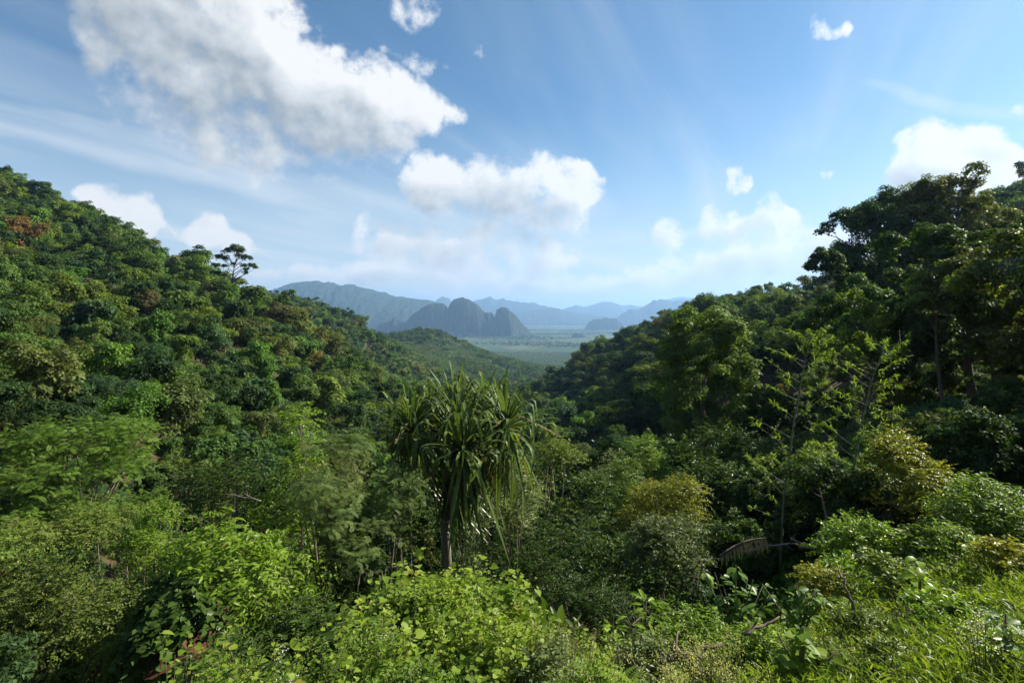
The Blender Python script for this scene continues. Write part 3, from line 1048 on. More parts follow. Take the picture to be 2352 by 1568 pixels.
add_kind('many-stemmed', 94, lambda r: dome(r, 9, 3.2, 3.6, 6.4, 1.1, 1.9, -.3, .35), 6000, .33, .13, 3.5, limbs=9)
N_MID = len(KINDS)
# lighter meshes for what stands farther off
for s in range(3):
    add_kind('small billowing', 70 + s, lambda r: dome(r, 14, 3.7, 3.3, 6.4, 1.1, 1.9, -.5), 1100, .75, .2, 4.2, limbs=3, sub=5)
add_kind('small tall', 80, lambda r: dome(r, 12, 2.4, 4.3, 6.4, .9, 1.5, -.7), 900, .72, .2, 3.5, limbs=3, sub=5)
add_kind('small open', 81, lambda r: dome(r, 11, 3.8, 3.0, 7.2, .7, 1.25, -.1, .3), 650, .7, .2, 5, limbs=5, sub=5)
add_kind('plantation', 82, lambda r: dome(r, 7, 2.5, 2.7, 5.0, 1.0, 1.6, -.5), 170, 1.15, .16, 4, limbs=1, sub=4)
N_ALL = len(KINDS)


def place_tree(kind, loc, scale, rotz, tone, label, group=None, name='forest_tree', tint=1.0, squash=1.0, cat='tree'):
    form, cm, tm = KINDS[kind]
    t = thing(name, label, cat, loc, rotz, (scale, scale, scale * squash), group)
    link('trunk', tm, t)
    c = link('crown', cm, t)
    col = np.array(TONES[tone]) * tint
    c['tone'] = [float(q) for q in col]
    return t


# ---- scatter over the slopes, nearest first, leaving out what nothing shows of
def scatter():
    rng = np.random.default_rng(4)
    cand = []

    def grid(d0, d1, sp, px0, px1, f):
        y = d0
        row = 0
        while y < d1:
            x0, x1 = (px0 - CX) / F * y, (px1 - CX) / F * y
            for x in np.arange(x0 + (row % 2) * sp / 2, x1, sp):
                xx, yy = x + rng.normal() * sp * .22, y + rng.normal() * sp * .22
                f(xx, yy, CX + F * xx / yy)
            y += sp * .87
            row += 1

    def wooded(x, y, px):
        n = .8 * math.sin(x * .021 + 1.3) + .7 * math.cos(y * .013 + .6) + .5 * math.sin(x * .05 + y * .031) + .4 * math.sin(x * .09 - y * .07)
        knob = 1.6 * math.exp(-((px - 985) / 75) ** 2 - ((y - 1040) / 200) ** 2)
        low = .9 if (y < 520 or (px > 1180 and y < 900)) else 0
        return n + knob * 1.6 + low > 1.05

    def forest(sp, h):
        def f(x, y, px):
            if y < 75 and px > 1560:
                return
            if 830 < px < 1330 and 380 < y and not wooded(x, y, px):
                return
            cand.append([x, y, px, min(h * float(np.clip(math.exp(rng.normal() * .30), .6, 1.6)) * (1.3 if rng.random() < .07 else 1), 4.5 + .095 * y), 'f'])
        return f
    grid(34, 80, 4.6, -120, 1560, forest(4.6, 6.8))
    grid(80, 150, 7.8, -120, 2470, forest(7.8, 12.6))
    grid(150, 270, 7.8, -120, 2470, forest(7.8, 11.8))
    grid(270, 620, 8.5, 380, 1900, forest(8.5, 10.5))
    grid(620, 1250, 9.0, 780, 1420, forest(9.0, 9.0))

    def plant(x, y, px):
        n = math.sin(x * .012 + 1) + math.cos(y * .009) + .6 * math.sin(x * .03 + y * .021)
        if y < 1250 and wooded(x, y, px):
            return
        if y < 1350 and n > 1.3:
            cand.append([x, y, px, rng.uniform(6, 9), 'f'])
        elif n > -1.5:
            cand.append([x, y, px, rng.uniform(5.0, 7.4), 'p'])
    grid(380, 1350, 5.6, 820, 1330, plant)
    grid(1350, 2300, 9.5, 1000, 1480, plant)

    def under(x, y, px):
        if y < 75 and not (900 < px < 1250 and y < 17):
            cand.append([x, y, px, rng.uniform(1.4, 3.6), 'u'])
    grid(13, 40, 1.9, -120, 2470, under)
    grid(40, 75, 3.0, -120, 2470, under)
    for _ in range(11000):
        y = rng.uniform(2100, 6200)
        px = rng.uniform(930, 1500)
        x = (px - CX) / F * y
        n = math.sin(x * .004 + 2 * math.sin(y * .0021)) + math.cos(y * .0065 + .8 * math.sin(x * .003)) + .4 * rng.normal()
        if n > .45:
            cand.append([x, y, px, rng.uniform(8, 16), 'l'])
    cand.sort(key=lambda c: c[1])
    horizon = np.full(700, 1568.0)          # one slot per 4 columns, from column -200
    keep = []
    for x, y, px, h, k in cand:
        z = float(ground(x, y))
        top = HZ - F * (z + h * .97 - EYE) / y
        half = h * (.36 if k == 'f' else .4) / y * F
        a, b = int((px - half + 200) / 4), int((px + half + 200) / 4) + 1
        a, b = max(a, 0), min(b, 700)
        if b <= a:
            continue
        vis = np.clip(horizon[a:b] - top, 0, h / y * F)
        area = vis.sum() * 4
        if px < -90 or px > 2440:
            area *= .02
        if k != 'l' and area < (10 if y < 350 else 3):
            continue
        keep.append((area, x, y, z, px, top, h, k))
        m0, m1 = int(a + (b - a) * .2), max(int(a + (b - a) * .8), int(a + (b - a) * .2) + 1)
        horizon[m0:m1] = np.minimum(horizon[m0:m1], top + .30 * h / y * F)
    return keep


def zone(px, py, d):
    if px < 880 and d < 270:
        band = ('on the left hill crest' if py < 520 else 'high on the left hill' if py < 620 else 'halfway up the left hill' if py < 720
                else 'low on the left hill' if py < 820 else 'at the left hill foot')
        side = 'by the picture edge' if px < 160 else 'above the feathery tree' if px < 400 else 'below the lone tree' if px < 640 else 'towards the valley'
        return band + ' ' + side
    if px < 900:
        return 'on the far spur behind the lone tree'
    if px < 1330:
        return 'in the valley beyond the screw pine' if d < 300 else 'in the middle of the far valley'
    if px < 1560:
        return 'on the slope meeting the plain' if d > 110 else 'in the gully left of the round tree'
    if px < 1880:
        return 'on the skyline right of the round tree' if py < 690 else 'on the shaded slope behind the bamboo'
    return 'on the dark hill behind the tall trees'


ORD = ['leftmost', 'second from left', 'third from left', 'fourth from left', 'fifth from left', 'sixth from left', 'seventh from left', 'eighth from left']


def single_out():
    """Trees that read alike are told apart by their order from the left."""
    by = {}
    for o in bpy.data.objects:
        if o.get('group') == 'trees of the forested slopes':
            by.setdefault(o['label'], []).append(o)
    for lab, os_ in by.items():
        if len(os_) < 2:
            continue
        os_.sort(key=lambda o: o.location.x / o.location.y)
        for k, o in enumerate(os_):
            w = 'rightmost' if k == len(os_) - 1 else ORD[k] if k < len(ORD) else None
            if w:
                for c in (f'{lab}, {w} of {len(os_)}', f'{lab}, {w}', f'{lab}, {w}'.replace(' of the round tree', ' of round tree').replace(' the ', ' ')):
                    o['label'] = c
                    if len(c.split()) <= 16:
                        break


SRC = {}


def build_forest():
    rng = np.random.default_rng(9)
    keep = scatter()
    keep.sort(key=lambda t: -t[0])
    things = [t for t in keep if t[7] == 'f'][:300]
    ids = {id(t) for t in things}
    rest = [t for t in keep if id(t) not in ids]
    tones = list(TONES)
    pw = np.array([.32, .21, .16, .10, .09, .018, .004, .012, .085])
    for k, (area, x, y, z, px, top, h, kk) in enumerate(things):
        tone = tones[rng.choice(len(tones), p=pw / pw.sum())]
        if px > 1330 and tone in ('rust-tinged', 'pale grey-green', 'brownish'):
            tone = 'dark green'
        if top < 560 and px < 220 and rng.random() < .12:
            tone = rng.choice(['brownish', 'rust-tinged', 'dark green'])
        if y < 90 and tone in ('rust-tinged', 'brownish', 'pale grey-green'):
            tone = 'mid-green'
        kind = int(rng.integers(0, N_MID)) if y < 285 else int(rng.integers(N_MID, N_ALL - 1))
        if kind < N_MID and 'loose' in KINDS[kind][0] and top > 640 and rng.random() < .5:
            kind = int(rng.integers(0, 4))
        form = KINDS[kind][0].replace('small ', '')
        lab = f'{tone} {form} tree {zone(px, top, y)}'
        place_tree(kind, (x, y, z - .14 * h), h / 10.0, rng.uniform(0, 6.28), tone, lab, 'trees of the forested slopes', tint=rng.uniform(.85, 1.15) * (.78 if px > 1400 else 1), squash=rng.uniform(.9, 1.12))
    return rest


REST = build_forest()


# ---- single trees one can name
def special_tree(name, label, px, d, clumps, n, size, tone, base_r, fork, seed, mat=FOREST, tmpl=LEAF_RHOMB, limbs=8, lean=(0, 0), bark=BARK, rotz=0.0, dz=0.0, thin=.35, tint=1.0, **kw):
    rng = np.random.default_rng(seed)
    t = thing(name, label, 'tree', at(px, d, dz), rotz)
    g = Geo()
    leaves_on(g, rng, clumps, n, size, tmpl, **kw)
    c = link('crown', g.build('crown', mat), t)
    c['tone'] = [float(q) for q in np.array(TONES[tone]) * tint]
    link('trunk', trunk_mesh('trunk', rng, clumps, base_r, fork, lean, limbs, bark, thin=thin), t)
    return t


def R(seed):
    return np.random.default_rng(seed)


# lone emergent tree on the left spur: flat tiers of foliage on bare forking limbs
_r = R(101)
lone = [(0.3, 0, 20.3, 2.0), (-2.6, .6, 19.4, 1.7), (2.6, -.4, 19.2, 1.9), (-4.6, 0, 17.6, 1.5), (4.2, .5, 17.4, 1.6), (1.0, 1.6, 18.0, 1.5), (-1.6, -1.5, 17.2, 1.5),
        (6.3, 0, 15.2, 1.5), (5.0, -1.2, 14.0, 1.0), (-6.1, .4, 15.4, 1.4), (-4.9, -.7, 13.0, 1.3), (-3.6, .6, 12.4, 1.0), (2.8, .8, 15.3, 1.2), (-2.9, .2, 15.0, 1.1), (3.6, .3, 13.2, .9), (7.3, .2, 14.6, .8),
        (-6.9, -.2, 13.2, .9), (.2, -.6, 15.6, .8)]
lone = [(a, b, c * 1.16 + .3, r_) for a, b, c, r_ in lone]
special_tree('emergent_tree', 'lone tall tree with dark flat-tiered crown standing above the left spur', 537, 168, lone, 8500, .40, 'dark green', .50, 12.0, 102, limbs=18, flat=.42, inner=.15, thin=.42, tint=1.0)
emer = [(*c[:2], c[2] * 1.0, c[3]) for c in dome(_r, 14, 3.6, 3.2, 13.2, .6, 1.1, -.2, .3)]
special_tree('emergent_tree', 'thin-crowned tall tree with pale trunk at the right end of the left spur', 768, 158, emer, 2600, .34, 'olive', .30, 9.0, 103, limbs=14, inner=.05, bark=BARK_PALE)
emer2 = dome(_r, 12, 3.4, 2.4, 13.0, .6, 1.1, -.2, .3)
special_tree('emergent_tree', 'open-crowned tree standing out on the crest skyline of the left hill', 366, 232, emer2, 1800, .42, 'dark green', .3, 9.5, 104, limbs=12, inner=.05)
rust = dome(_r, 22, 4.6, 4.0, 8.6, .8, 1.5, -.5, .25)
special_tree('forest_tree', 'rust-brown leafed tree below the crest of the left hill', 182, 196, rust, 5200, .38, 'rust-tinged', .25, 6.0, 105, limbs=8)
special_tree('forest_tree', 'small rust-orange tree at the foot of the left hillside', 655, 92, dome(_r, 12, 1.7, 1.8, 6.2, .5, .8, -.6, .2), 2600, .26, 'rust-tinged', .15, 3.5, 106)
special_tree('forest_tree', 'pale twiggy flat-topped tree in the hollow of the left hillside', 215, 118, [(x, y, 8 + .9 * math.sin(x), .9) for x, y in zip(_r.uniform(-6, 6, 26), _r.uniform(-4, 4, 26))], 4200, .30,
             'pale grey-green', .2, 5.0, 107, limbs=22, flat=.4, bark=BARK_PALE, thin=.3)

for k, (px, d, sc_, nm) in enumerate([(28, 233, 1.35, 'left hill crest'), (92, 237, 1.3, 'left hill crest'), (150, 235, 1.45, 'left hill crest'), (208, 237, 1.3, 'left hill crest'), (262, 236, 1.2, 'left hill crest'), (432, 226, 1.0, 'left hill crest'),
                                      (622, 520, 1.9, 'far spur behind the lone tree'), (660, 525, 1.5, 'far spur behind the lone tree'), (716, 530, 1.8, 'far spur behind the lone tree'),
                                      (1545, 262, 1.25, 'skyline right of the round tree'), (1588, 250, 1.3, 'skyline right of the round tree'), (1635, 236, 1.25, 'skyline right of the round tree'), (1700, 222, 1.15, 'skyline right of the round tree'),
                                      (1738, 214, 1.2, 'skyline right of the round tree'), (1798, 205, 1.05, 'skyline right of the round tree'), (1850, 195, .95, 'skyline right of the round tree'), (1408, 285, 1.2, 'skyline right of the round tree')]):
    place_tree(7 + k % 2 if k % 3 else 5, at(px, d, -.5), sc_ * .95, k * 1.7, ['dark green', 'olive', 'dark green', 'mid-green'][k % 4], f'tall open-crowned tree standing out on the {nm}', 'trees of the forested slopes', 'emergent_tree')

for k, (px, d, h_) in enumerate([(100, 128, 9), (560, 118, 10), (352, 96, 8), (1340, 150, 11), (742, 150, 9)]):
    rr_ = R(140 + k)
    tn = [(rr_.normal() * 1.2, rr_.normal() * 1.2, h_ * rr_.uniform(.7, 1.05), .4) for _ in range(7)]
    t_ = thing('dead_tree', ['bare pale dead tree near the left edge of the left hill', 'pale leafless trunk below the lone tree', 'slim bare snag above the feathery tree', 'pale bare trunk on the slope meeting the plain', 'leafless snag at the right end of the left spur'][k], 'tree', at(px, d))
    link('trunk', trunk_mesh('trunk', rr_, tn, .16, h_ * .6, (rr_.normal() * .5, 0), 7, BARK_PALE, thin=.4), t_)

# the round creeper-covered tree right of the middle
_r = R(110)
rnd = []
for z0 in np.linspace(.6, 15.6, 48):
    q = 4.5 * (math.sqrt(max(.05, 1 - ((z0 - 9.0) / 8.0) ** 2)) if z0 > 9 else 1 - .012 * (9 - z0) ** 2 * .5)
    for _ in range(3):
        t_ = _r.uniform(0, 6.28)
        rr = _r.uniform(.85, 1.4)
        rnd.append((max(q - rr * .55, .1) * math.cos(t_) * _r.uniform(.8, 1.06), max(q - rr * .55, .1) * math.sin(t_) * _r.uniform(.8, 1.06), z0, rr))
special_tree('creeper_covered_tree', 'big round-headed tree draped in creepers, right of the screw pine', 1622, 44, [(a * .95, b * .95, c * 1.03, r_ * .95) for a, b, c, r_ in rnd], 76000, .24, 'mid-green', .35, 6.0, 111, mat=GLOSSY, droop=.5, tint=1.12, inner=.3)

# tall trees against the sky on the right
_r = R(120)


def tall(n, rx, rz, zc, lo=.7, hi=1.5, irr=.16, low=-.75):
    return dome(_r, n, rx, rz, zc, lo, hi, low, irr, .5)


special_tree('tall_tree', 'tallest tree against the sky on the right, with a bent crown leaning left', 2010, 60, tall(40, 4.4, 7.4, 13.6, .9, 1.7) + [(-5.2, 0, 16.2, .9), (-6.0, .4, 15.7, .6), (-4.4, 0, 17.2, 1.0), (-4.6, -.5, 13.0, .8), (-3.6, 0, 11.6, .9)],
             34000, .29, 'dark green', .36, 8.0, 121, mat=GLOSSY, limbs=24, lean=(.5, 0), inner=.15, tint=1.2, flat=1.0, sub=9)
special_tree('tall_tree', 'tall airy tree showing sky between its limbs, middle of the tall right-hand trees', 2105, 61, tall(40, 4.5, 7.6, 13.2, .9, 1.7), 32000, .29, 'olive', .34, 7.0, 122, mat=GLOSSY, limbs=26, inner=.12, tint=1.0, flat=1.0, sub=9)
special_tree('tall_tree', 'tall tree with olive crown, right end of the tall trees against the sky', 2205, 62, tall(38, 4.4, 7.2, 12.0, .9, 1.7), 30000, .29, 'olive', .32, 7.0, 123, mat=GLOSSY, limbs=24, inner=.12, tint=.9, flat=1.0, sub=9)
special_tree('tall_tree', 'dark lower tree under the tall right-hand trees', 2120, 55, tall(44, 7.5, 5.0, 5.6, .6, 1.3, .25, -1), 30000, .27, 'dark green', .3, 4.5, 124, mat=GLOSSY, limbs=18)
special_tree('leaning_tree', 'small tree leaning left on a bare dark limb below the tall right-hand trees', 1962, 52,
             [(-3.6, 0, 12.8, 1.0), (-2.9, .5, 13.4, .9), (-4.3, -.2, 12.2, .7), (-2.1, 0, 12.9, .9), (-1.5, .3, 12.0, .8), (-3.0, -.6, 12.0, .7), (-.8, 0, 11.0, .9), (.6, .3, 10.0, 1.1), (.2, 0, 8.6, 1.1), (-1.4, -.3, 10.0, .6)],
             9000, .26, 'dark green', .22, 8.0, 125, mat=GLOSSY, limbs=10, lean=(.5, 0), tint=1.1)
# nearer glossy mass on the right
special_tree('glossy_tree', 'dense glossy dark tree with bright yellow-green shoots at the right edge', 2225, 29, tall(34, 4.3, 4.6, 7.4, .6, 1.2, .2, -.9), 34000, .20, 'dark green', .26, 4.0, 126, mat=GLOSSY, tint=1.1)
special_tree('glossy_tree', 'glossy tree cut by the right edge of the picture, above the grassy bank', 2372, 25, tall(30, 3.9, 4.4, 6.0, .6, 1.1, .2, -.9), 28000, .20, 'olive', .24, 3.5, 127, mat=GLOSSY)
special_tree('glossy_tree', 'low dark glossy tree behind the right-hand bamboo stem', 2065, 33, tall(32, 4.6, 4.2, 6.0, .6, 1.2, .2, -.9), 32000, .21, 'dark green', .24, 3.5, 128, mat=GLOSSY)
special_tree('glossy_tree', 'dark glossy tree with sunlit yellowish top left of the tall trees', 1955, 40, tall(30, 3.8, 4.2, 7.2, .6, 1.2, .22, -.9), 28000, .22, 'mid-green', .24, 3.5, 129, mat=GLOSSY)
special_tree('glossy_tree', 'dark shaded tree between the round tree and the left bamboo stem', 1790, 38, tall(30, 3.4, 2.9, 3.4, .6, 1.2, .22, -.9), 26000, .22, 'dark green', .22, 3.0, 130, mat=GLOSSY)
special_tree('glossy_tree', 'added unseen tree beyond the right edge of the bank, shading the gully', 2760, 17, tall(34, 3.6, 4.2, 4.8, .8, 1.4, .2, -.9), 16000, .2, 'dark green', .3, 5.0, 133, mat=GLOSSY)  # out of view, added to throw shade into the gully
special_tree('glossy_tree', 'second added unseen tree beyond the right edge, behind the first, shading the gully', 2740, 21, tall(34, 3.8, 4.6, 6.6, .8, 1.4, .2, -.9), 16000, .2, 'dark green', .3, 5.0, 134, mat=GLOSSY)  # also out of view, put in for its shadow on the gully
special_tree('young_tree', 'slender bright yellow-green young tree in front of the glossy trees', 1985, 27, tall(16, 1.7, 2.6, 6.6, .35, .7, .3, -.8), 5200, .17, 'yellow-green', .1, 3.5, 131, mat=GLOSSY, limbs=14, tint=1.15)
special_tree('young_tree', 'bright yellow-green spray of young foliage at the top of the right-hand mass', 2160, 26, tall(14, 1.6, 2.2, 7.8, .35, .65, .3, -.8), 4600, .16, 'yellow-green', .1, 4.5, 132, mat=GLOSSY, limbs=12, tint=1.15)


# ---- the woods nobody could count
def wood(name, label, pts, kinds, wts, seed, tone):
    """One object: points on the ground, a crown from the forest set on each."""
    rng = np.random.default_rng(seed)
    me = bpy.data.meshes.new(name)
    me.from_pydata([(p[0], p[1], p[2] - .14 * p[3]) for p in pts], [], [])
    tn = me.attributes.new('tone', 'FLOAT_VECTOR', 'POINT')
    names = list(TONES)
    pick = rng.choice(len(names), len(pts), p=np.array(tone) / sum(tone))
    tn.data.foreach_set('vector', (np.array([TONES[n] for n in names])[pick] * rng.uniform(.8, 1.2, (len(pts), 1))).astype(np.float32).ravel())
    sc = me.attributes.new('tree_scale', 'FLOAT', 'POINT')
    sc.data.foreach_set('value', np.array([p[3] / 10 for p in pts], np.float32))
    ro = me.attributes.new('tree_turn', 'FLOAT', 'POINT')
    ro.data.foreach_set('value', rng.uniform(0, 6.28, len(pts)).astype(np.float32))
    ki = me.attributes.new('tree_kind', 'INT', 'POINT')
    ki.data.foreach_set('value', rng.choice(len(kinds), len(pts), p=np.array(wts) / sum(wts)).astype(np.int32))
    o = link(name, me)
    tag(o, label, 'woods', None, 'stuff')
    ng = bpy.data.node_groups.new(name, 'GeometryNodeTree')
    ng.interface.new_socket('Geometry', in_out='INPUT', socket_type='NodeSocketGeometry')
    ng.interface.new_socket('Geometry', in_out='OUTPUT', socket_type='NodeSocketGeometry')
    N, L = ng.nodes, ng.links
    gi, go = N.new('NodeGroupInput'), N.new('NodeGroupOutput')
    jn = N.new('GeometryNodeJoinGeometry')
    for src in kinds:
        oi = N.new('GeometryNodeObjectInfo')
        oi.inputs['Object'].default_value = src
        oi.inputs['As Instance'].default_value = True
        L.new(oi.outputs['Geometry'], jn.inputs[0])

    def attr(nm, typ):
        a = N.new('GeometryNodeInputNamedAttribute')
        a.data_type = typ
        a.inputs['Name'].default_value = nm
        return a.outputs['Attribute']
    m2p = N.new('GeometryNodeMeshToPoints')
    L.new(gi.outputs[0], m2p.inputs[0])
    ip = N.new('GeometryNodeInstanceOnPoints')
    L.new(m2p.outputs[0], ip.inputs['Points'])
    L.new(jn.outputs[0], ip.inputs['Instance'])
    ip.inputs['Pick Instance'].default_value = True
    L.new(attr('tree_kind', 'INT'), ip.inputs['Instance Index'])
    cb = N.new('ShaderNodeCombineXYZ')
    L.new(attr('tree_turn', 'FLOAT'), cb.inputs[2])
    L.new(cb.outputs[0], ip.inputs['Rotation'])
    L.new(attr('tree_scale', 'FLOAT'), ip.inputs['Scale'])
    L.new(ip.outputs[0], go.inputs[0])
    md = o.modifiers.new('trees', 'NODES')
    md.node_group = ng
    return o


def build_woods():
    # one standing tree of each tone supplies the crown for the uncounted rest
    near_src, far_src = [], []
    spec = [('mid-green', 0), ('dark green', 1), ('yellow-green', 2), ('olive', 3), ('bluish-green', 4), ('brownish', 5), ('mid-green', 7), ('dark green', 9), ('fresh green', 0), ('olive', 10)]
    near = [t for t in REST if t[7] == 'f' and t[2] < 300]
    far = [t for t in REST if t[7] == 'f' and t[2] >= 300]
    plant = [t for t in REST if t[7] == 'p']
    near.sort(key=lambda t: -t[0])
    far.sort(key=lambda t: -t[0])
    plant.sort(key=lambda t: -t[0])
    for (tone, k) in spec:
        a, x, y, z, px, top, h, kk = near.pop(0)
        t = place_tree(k, (x, y, z - .3), h / 10, .3 * k, tone, f'{tone} {KINDS[k][0]} tree {zone(px, top, y)}', 'trees of the forested slopes')
        near_src.append(t.children[1] if t.children[1].name.startswith('crown') else t.children[0])
    for k, (tone) in enumerate(['mid-green', 'dark green', 'olive', 'bluish-green', 'yellow-green', 'dark green', 'mid-green']):
        a, x, y, z, px, top, h, kk = far.pop(0)
        t = place_tree(N_MID + k % 5, (x, y, z - .3), h / 10, .5 * k, tone, f'{tone} {KINDS[N_MID + k % 5][0].replace("small ", "")} tree {zone(px, top, y)}', 'trees of the forested slopes')
        far_src.append(t.children[1] if t.children[1].name.startswith('crown') else t.children[0])
    und = [(t[1], t[2], t[3], t[6]) for t in REST if t[7] == 'u']
    ru = np.random.default_rng(77)
    for (p0, p1, d0, d1, n_) in ((2460, 3900, 9, 60, 420), (-1500, -100, 5, 60, 420)):      # the slopes go on to either side
        for d_, px_, h_ in zip(d0 * (d1 / d0) ** ru.random(n_), ru.uniform(p0, p1, n_), ru.uniform(1.4, 3.2, n_)):
            x_ = (px_ - CX) / F * d_
            und.append((x_, d_, float(ground(x_, d_)), h_ * (.6 if d_ < 10 else 1)))
    wood('understory', 'mixed leafy understory bushes covering the near slopes', und, near_src, [2, 2, 1, 2, 1, 1, 1, 1, 1, 3], 6, (20, 30, 5, 18, 12, 6, 0, 1, 3))
    lines = [(t[1], t[2], t[3], t[6]) for t in REST if t[7] == 'l']
    wood('plain_tree_lines', 'dark tree lines and thickets dividing the plain', lines, far_src, [3, 3, 2, 2, .8, 3, 2], 8, (20, 40, 3, 10, 20, 0, 0, 2, 1))
    prow = []
    for k, tone in enumerate(['bluish-green', 'pale grey-green', 'mid-green']):
        a, x, y, z, px, top, h, kk = plant.pop(0)
        t = place_tree(N_ALL - 1, (x, y, z - .3), h / 10, .5 * k, tone, f'{tone} plantation tree at the near edge of the planted rows in the valley', None, 'plantation_tree')
        prow.append(t.children[1] if t.children[1].name.startswith('crown') else t.children[0])
    sel = [(t[1], t[2], t[3], t[6]) for t in near if t[4] < 1250]
    wood('left_hill_woods', 'mixed green forest cover filling in the left hillside', sel, near_src, [3, 2, 2, 2, 1, .7, 2, 2, 1.5, 1], 1, (32, 22, 15, 11, 9, 1.8, .4, 1.2, 8))
    sel = [(t[1], t[2], t[3], t[6]) for t in near if t[4] >= 1250]
    wood('right_hill_woods', 'dark green forest cover filling in the right-hand slope', sel, near_src, [3, 3, .6, 2, 2, .2, 3, 3, .4, 1], 2, (20, 45, 2, 12, 20, 1, 0, 1, 1))
    wood('valley_woods', 'far green forest on the valley ridges', [(t[1], t[2], t[3], t[6]) for t in far], far_src, [3, 3, 2, 2, .8, 3, 2], 3, (30, 24, 6, 14, 14, 4, .5, 2, 4))
    wood('valley_plantation', 'even grey-green plantation rows covering the valley and plain', [(t[1], t[2], t[3], t[6]) for t in plant], prow, [3, 2, 1], 4, (14, 3, 3, 6, 30, 0, 0, 30, 2))
    print('WOODS', len(near), len(far), len(plant))


build_woods()
single_out()

# ================================================================== NEAR PLANTS
M_VINE = leaf_material('vine_leaf', (.10, .18, .018), (.25, .33, .035), .46, .045, .45, .25, tip=(.30, .28, .05))
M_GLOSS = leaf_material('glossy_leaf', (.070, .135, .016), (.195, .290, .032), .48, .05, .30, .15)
M_DARKSHADE = leaf_material('dark_shade_toned_leaf', (.018, .040, .010), (.070, .115, .022), .34, .035, .32, .3)  # naturally dark leaves, darkened further in colour to deepen the gully shade
M_THICKET = leaf_material('thicket_leaf', (.072, .115, .022), (.165, .21, .040), .43, .03, .42, .3, tip=(.26, .17, .07))
M_FEATHER = leaf_material('feathery_leaf', (.060, .115, .016), (.125, .205, .030), .40, .03, .5, .15)
M_MIMOSA = leaf_material('mimosa_leaf', (.060, .105, .030), (.150, .205, .056), .38, .03, .45, .15)
M_GRASS = leaf_material('grass_blade', (.075, .120, .022), (.20, .25, .050), .38, .06, .4, .2, tip=(.33, .27, .12))
M_PINE = leaf_material('screw_pine_leaf', (.036, .070, .022), (.125, .172, .050), .30, .045, .42, .4)
M_PINE_DRY = leaf_material('screw_pine_dry_leaf', (.09, .065, .03), (.21, .16, .08), .2, .05, .5, .5)
M_YELLOW = leaf_material('yellowing_leaf', (.085, .12, .018), (.28, .27, .030), .45, .05, .36, .2, tip=(.36, .20, .05))
M_BAMBOO = leaf_material('bamboo_leaf', (.075, .140, .020), (.18, .26, .036), .42, .05, .4, .2)
M_PALE = leaf_material('pale_shrub_leaf', (.075, .105, .038), (.17, .21, .07), .34, .05, .35, .2)
M_BROAD = leaf_material('broad_leaf', (.05, .11, .022), (.15, .235, .045), .44, .06, .36, .4)
M_FERN = leaf_material('fern_frond', (.020, .042, .020), (.055, .085, .036), .3, .06, .4, .4)
M_FLOWER = leaf_material('lilac_petal', (.42, .26, .55), (.62, .46, .72), .3, .03, .5, .2)
M_WHITE = leaf_material('white_petal', (.55, .55, .50), (.75, .75, .70), .3, .03, .5, .2)
M_CREAM = leaf_material('cream_blossom', (.30, .30, .10), (.52, .50, .22), .35, .02, .6, .2)
M_BANK = leaf_material('bank_grass', (.065, .115, .018), (.190, .245, .036), .45, .06, .36, .2, tip=(.28, .24, .10))
M_DRY = leaf_material('dry_leaf', (.10, .065, .035), (.26, .19, .11), .25, .03, .5, .3)


def sprays(g, gs, rng, clumps, n, per, length, size, tmpl, droop=.35, up=.55, spread=.9, twig_r=.006, flat=.85, inner=.25, width=None, vlo=.05):
    """Twigs standing out of the clumps, each with leaves set alternately along it."""
    cl = np.asarray(clumps, float)
    w = cl[:, 3] ** 2
    ci = rng.choice(len(cl), n, p=w / w.sum())
    u = unit(n, rng)
    u[:, 2] = np.where(rng.random(n) < .7, np.abs(u[:, 2]), u[:, 2])
    rad = np.where(rng.random(n) < inner, rng.uniform(.1, .6, n), rng.uniform(.55, .95, n))
    p0 = cl[ci, :3] + u * (cl[ci, 3] * rad)[:, None] * np.array([1, 1, flat])
    dr = u + np.array([0, 0, .35]) + unit(n, rng) * .45
    dr /= np.linalg.norm(dr, axis=1, keepdims=True)
    ln = length * rng.uniform(.6, 1.3, n)
    t = np.linspace(.12, 1, per)
    P_ = p0[:, None] + dr[:, None] * (ln[:, None, None] * t[None, :, None])
    P_[..., 2] -= droop * ln[:, None] * t[None] ** 2
    tang = dr[:, None] * np.ones((1, per, 1))
    tang[..., 2] -= 2 * droop * t[None]
    side = np.cross(dr, np.array([0, 0, 1.0]))
    side /= np.linalg.norm(side, axis=1, keepdims=True) + 1e-9
    sg = np.where(np.arange(per) % 2 == 0, 1.0, -1.0)
    ax = tang * .7 + side[:, None] * sg[None, :, None] * spread + rng.normal(size=(n, per, 3)) * .25
    nor = np.array([0, 0, up]) + u[:, None] * .45 + rng.normal(size=(n, per, 3)) * .35
    sv = rng.random(n)
    var = np.clip(vlo + .25 + (sv[:, None] - .5) * .4 + rng.random((n, per)) * .45, 0, 1)
    sz = size * rng.uniform(.65, 1.25, (n, per)) * (1 - .25 * np.abs(t[None] - .5))
    g.stamp(tmpl, P_.reshape(-1, 3), ax.reshape(-1, 3), nor.reshape(-1, 3), sz.ravel(), var.ravel(), None if width is None else sz.ravel() * width)
    if gs is not None:
        for i in range(0, n, 3):
            gs.tube(np.stack([p0[i], p0[i] + dr[i] * ln[i] * .5 - [0, 0, droop * ln[i] * .25], P_[i, -1]]), [twig_r, twig_r * .8, twig_r * .4], 3)
    return p0


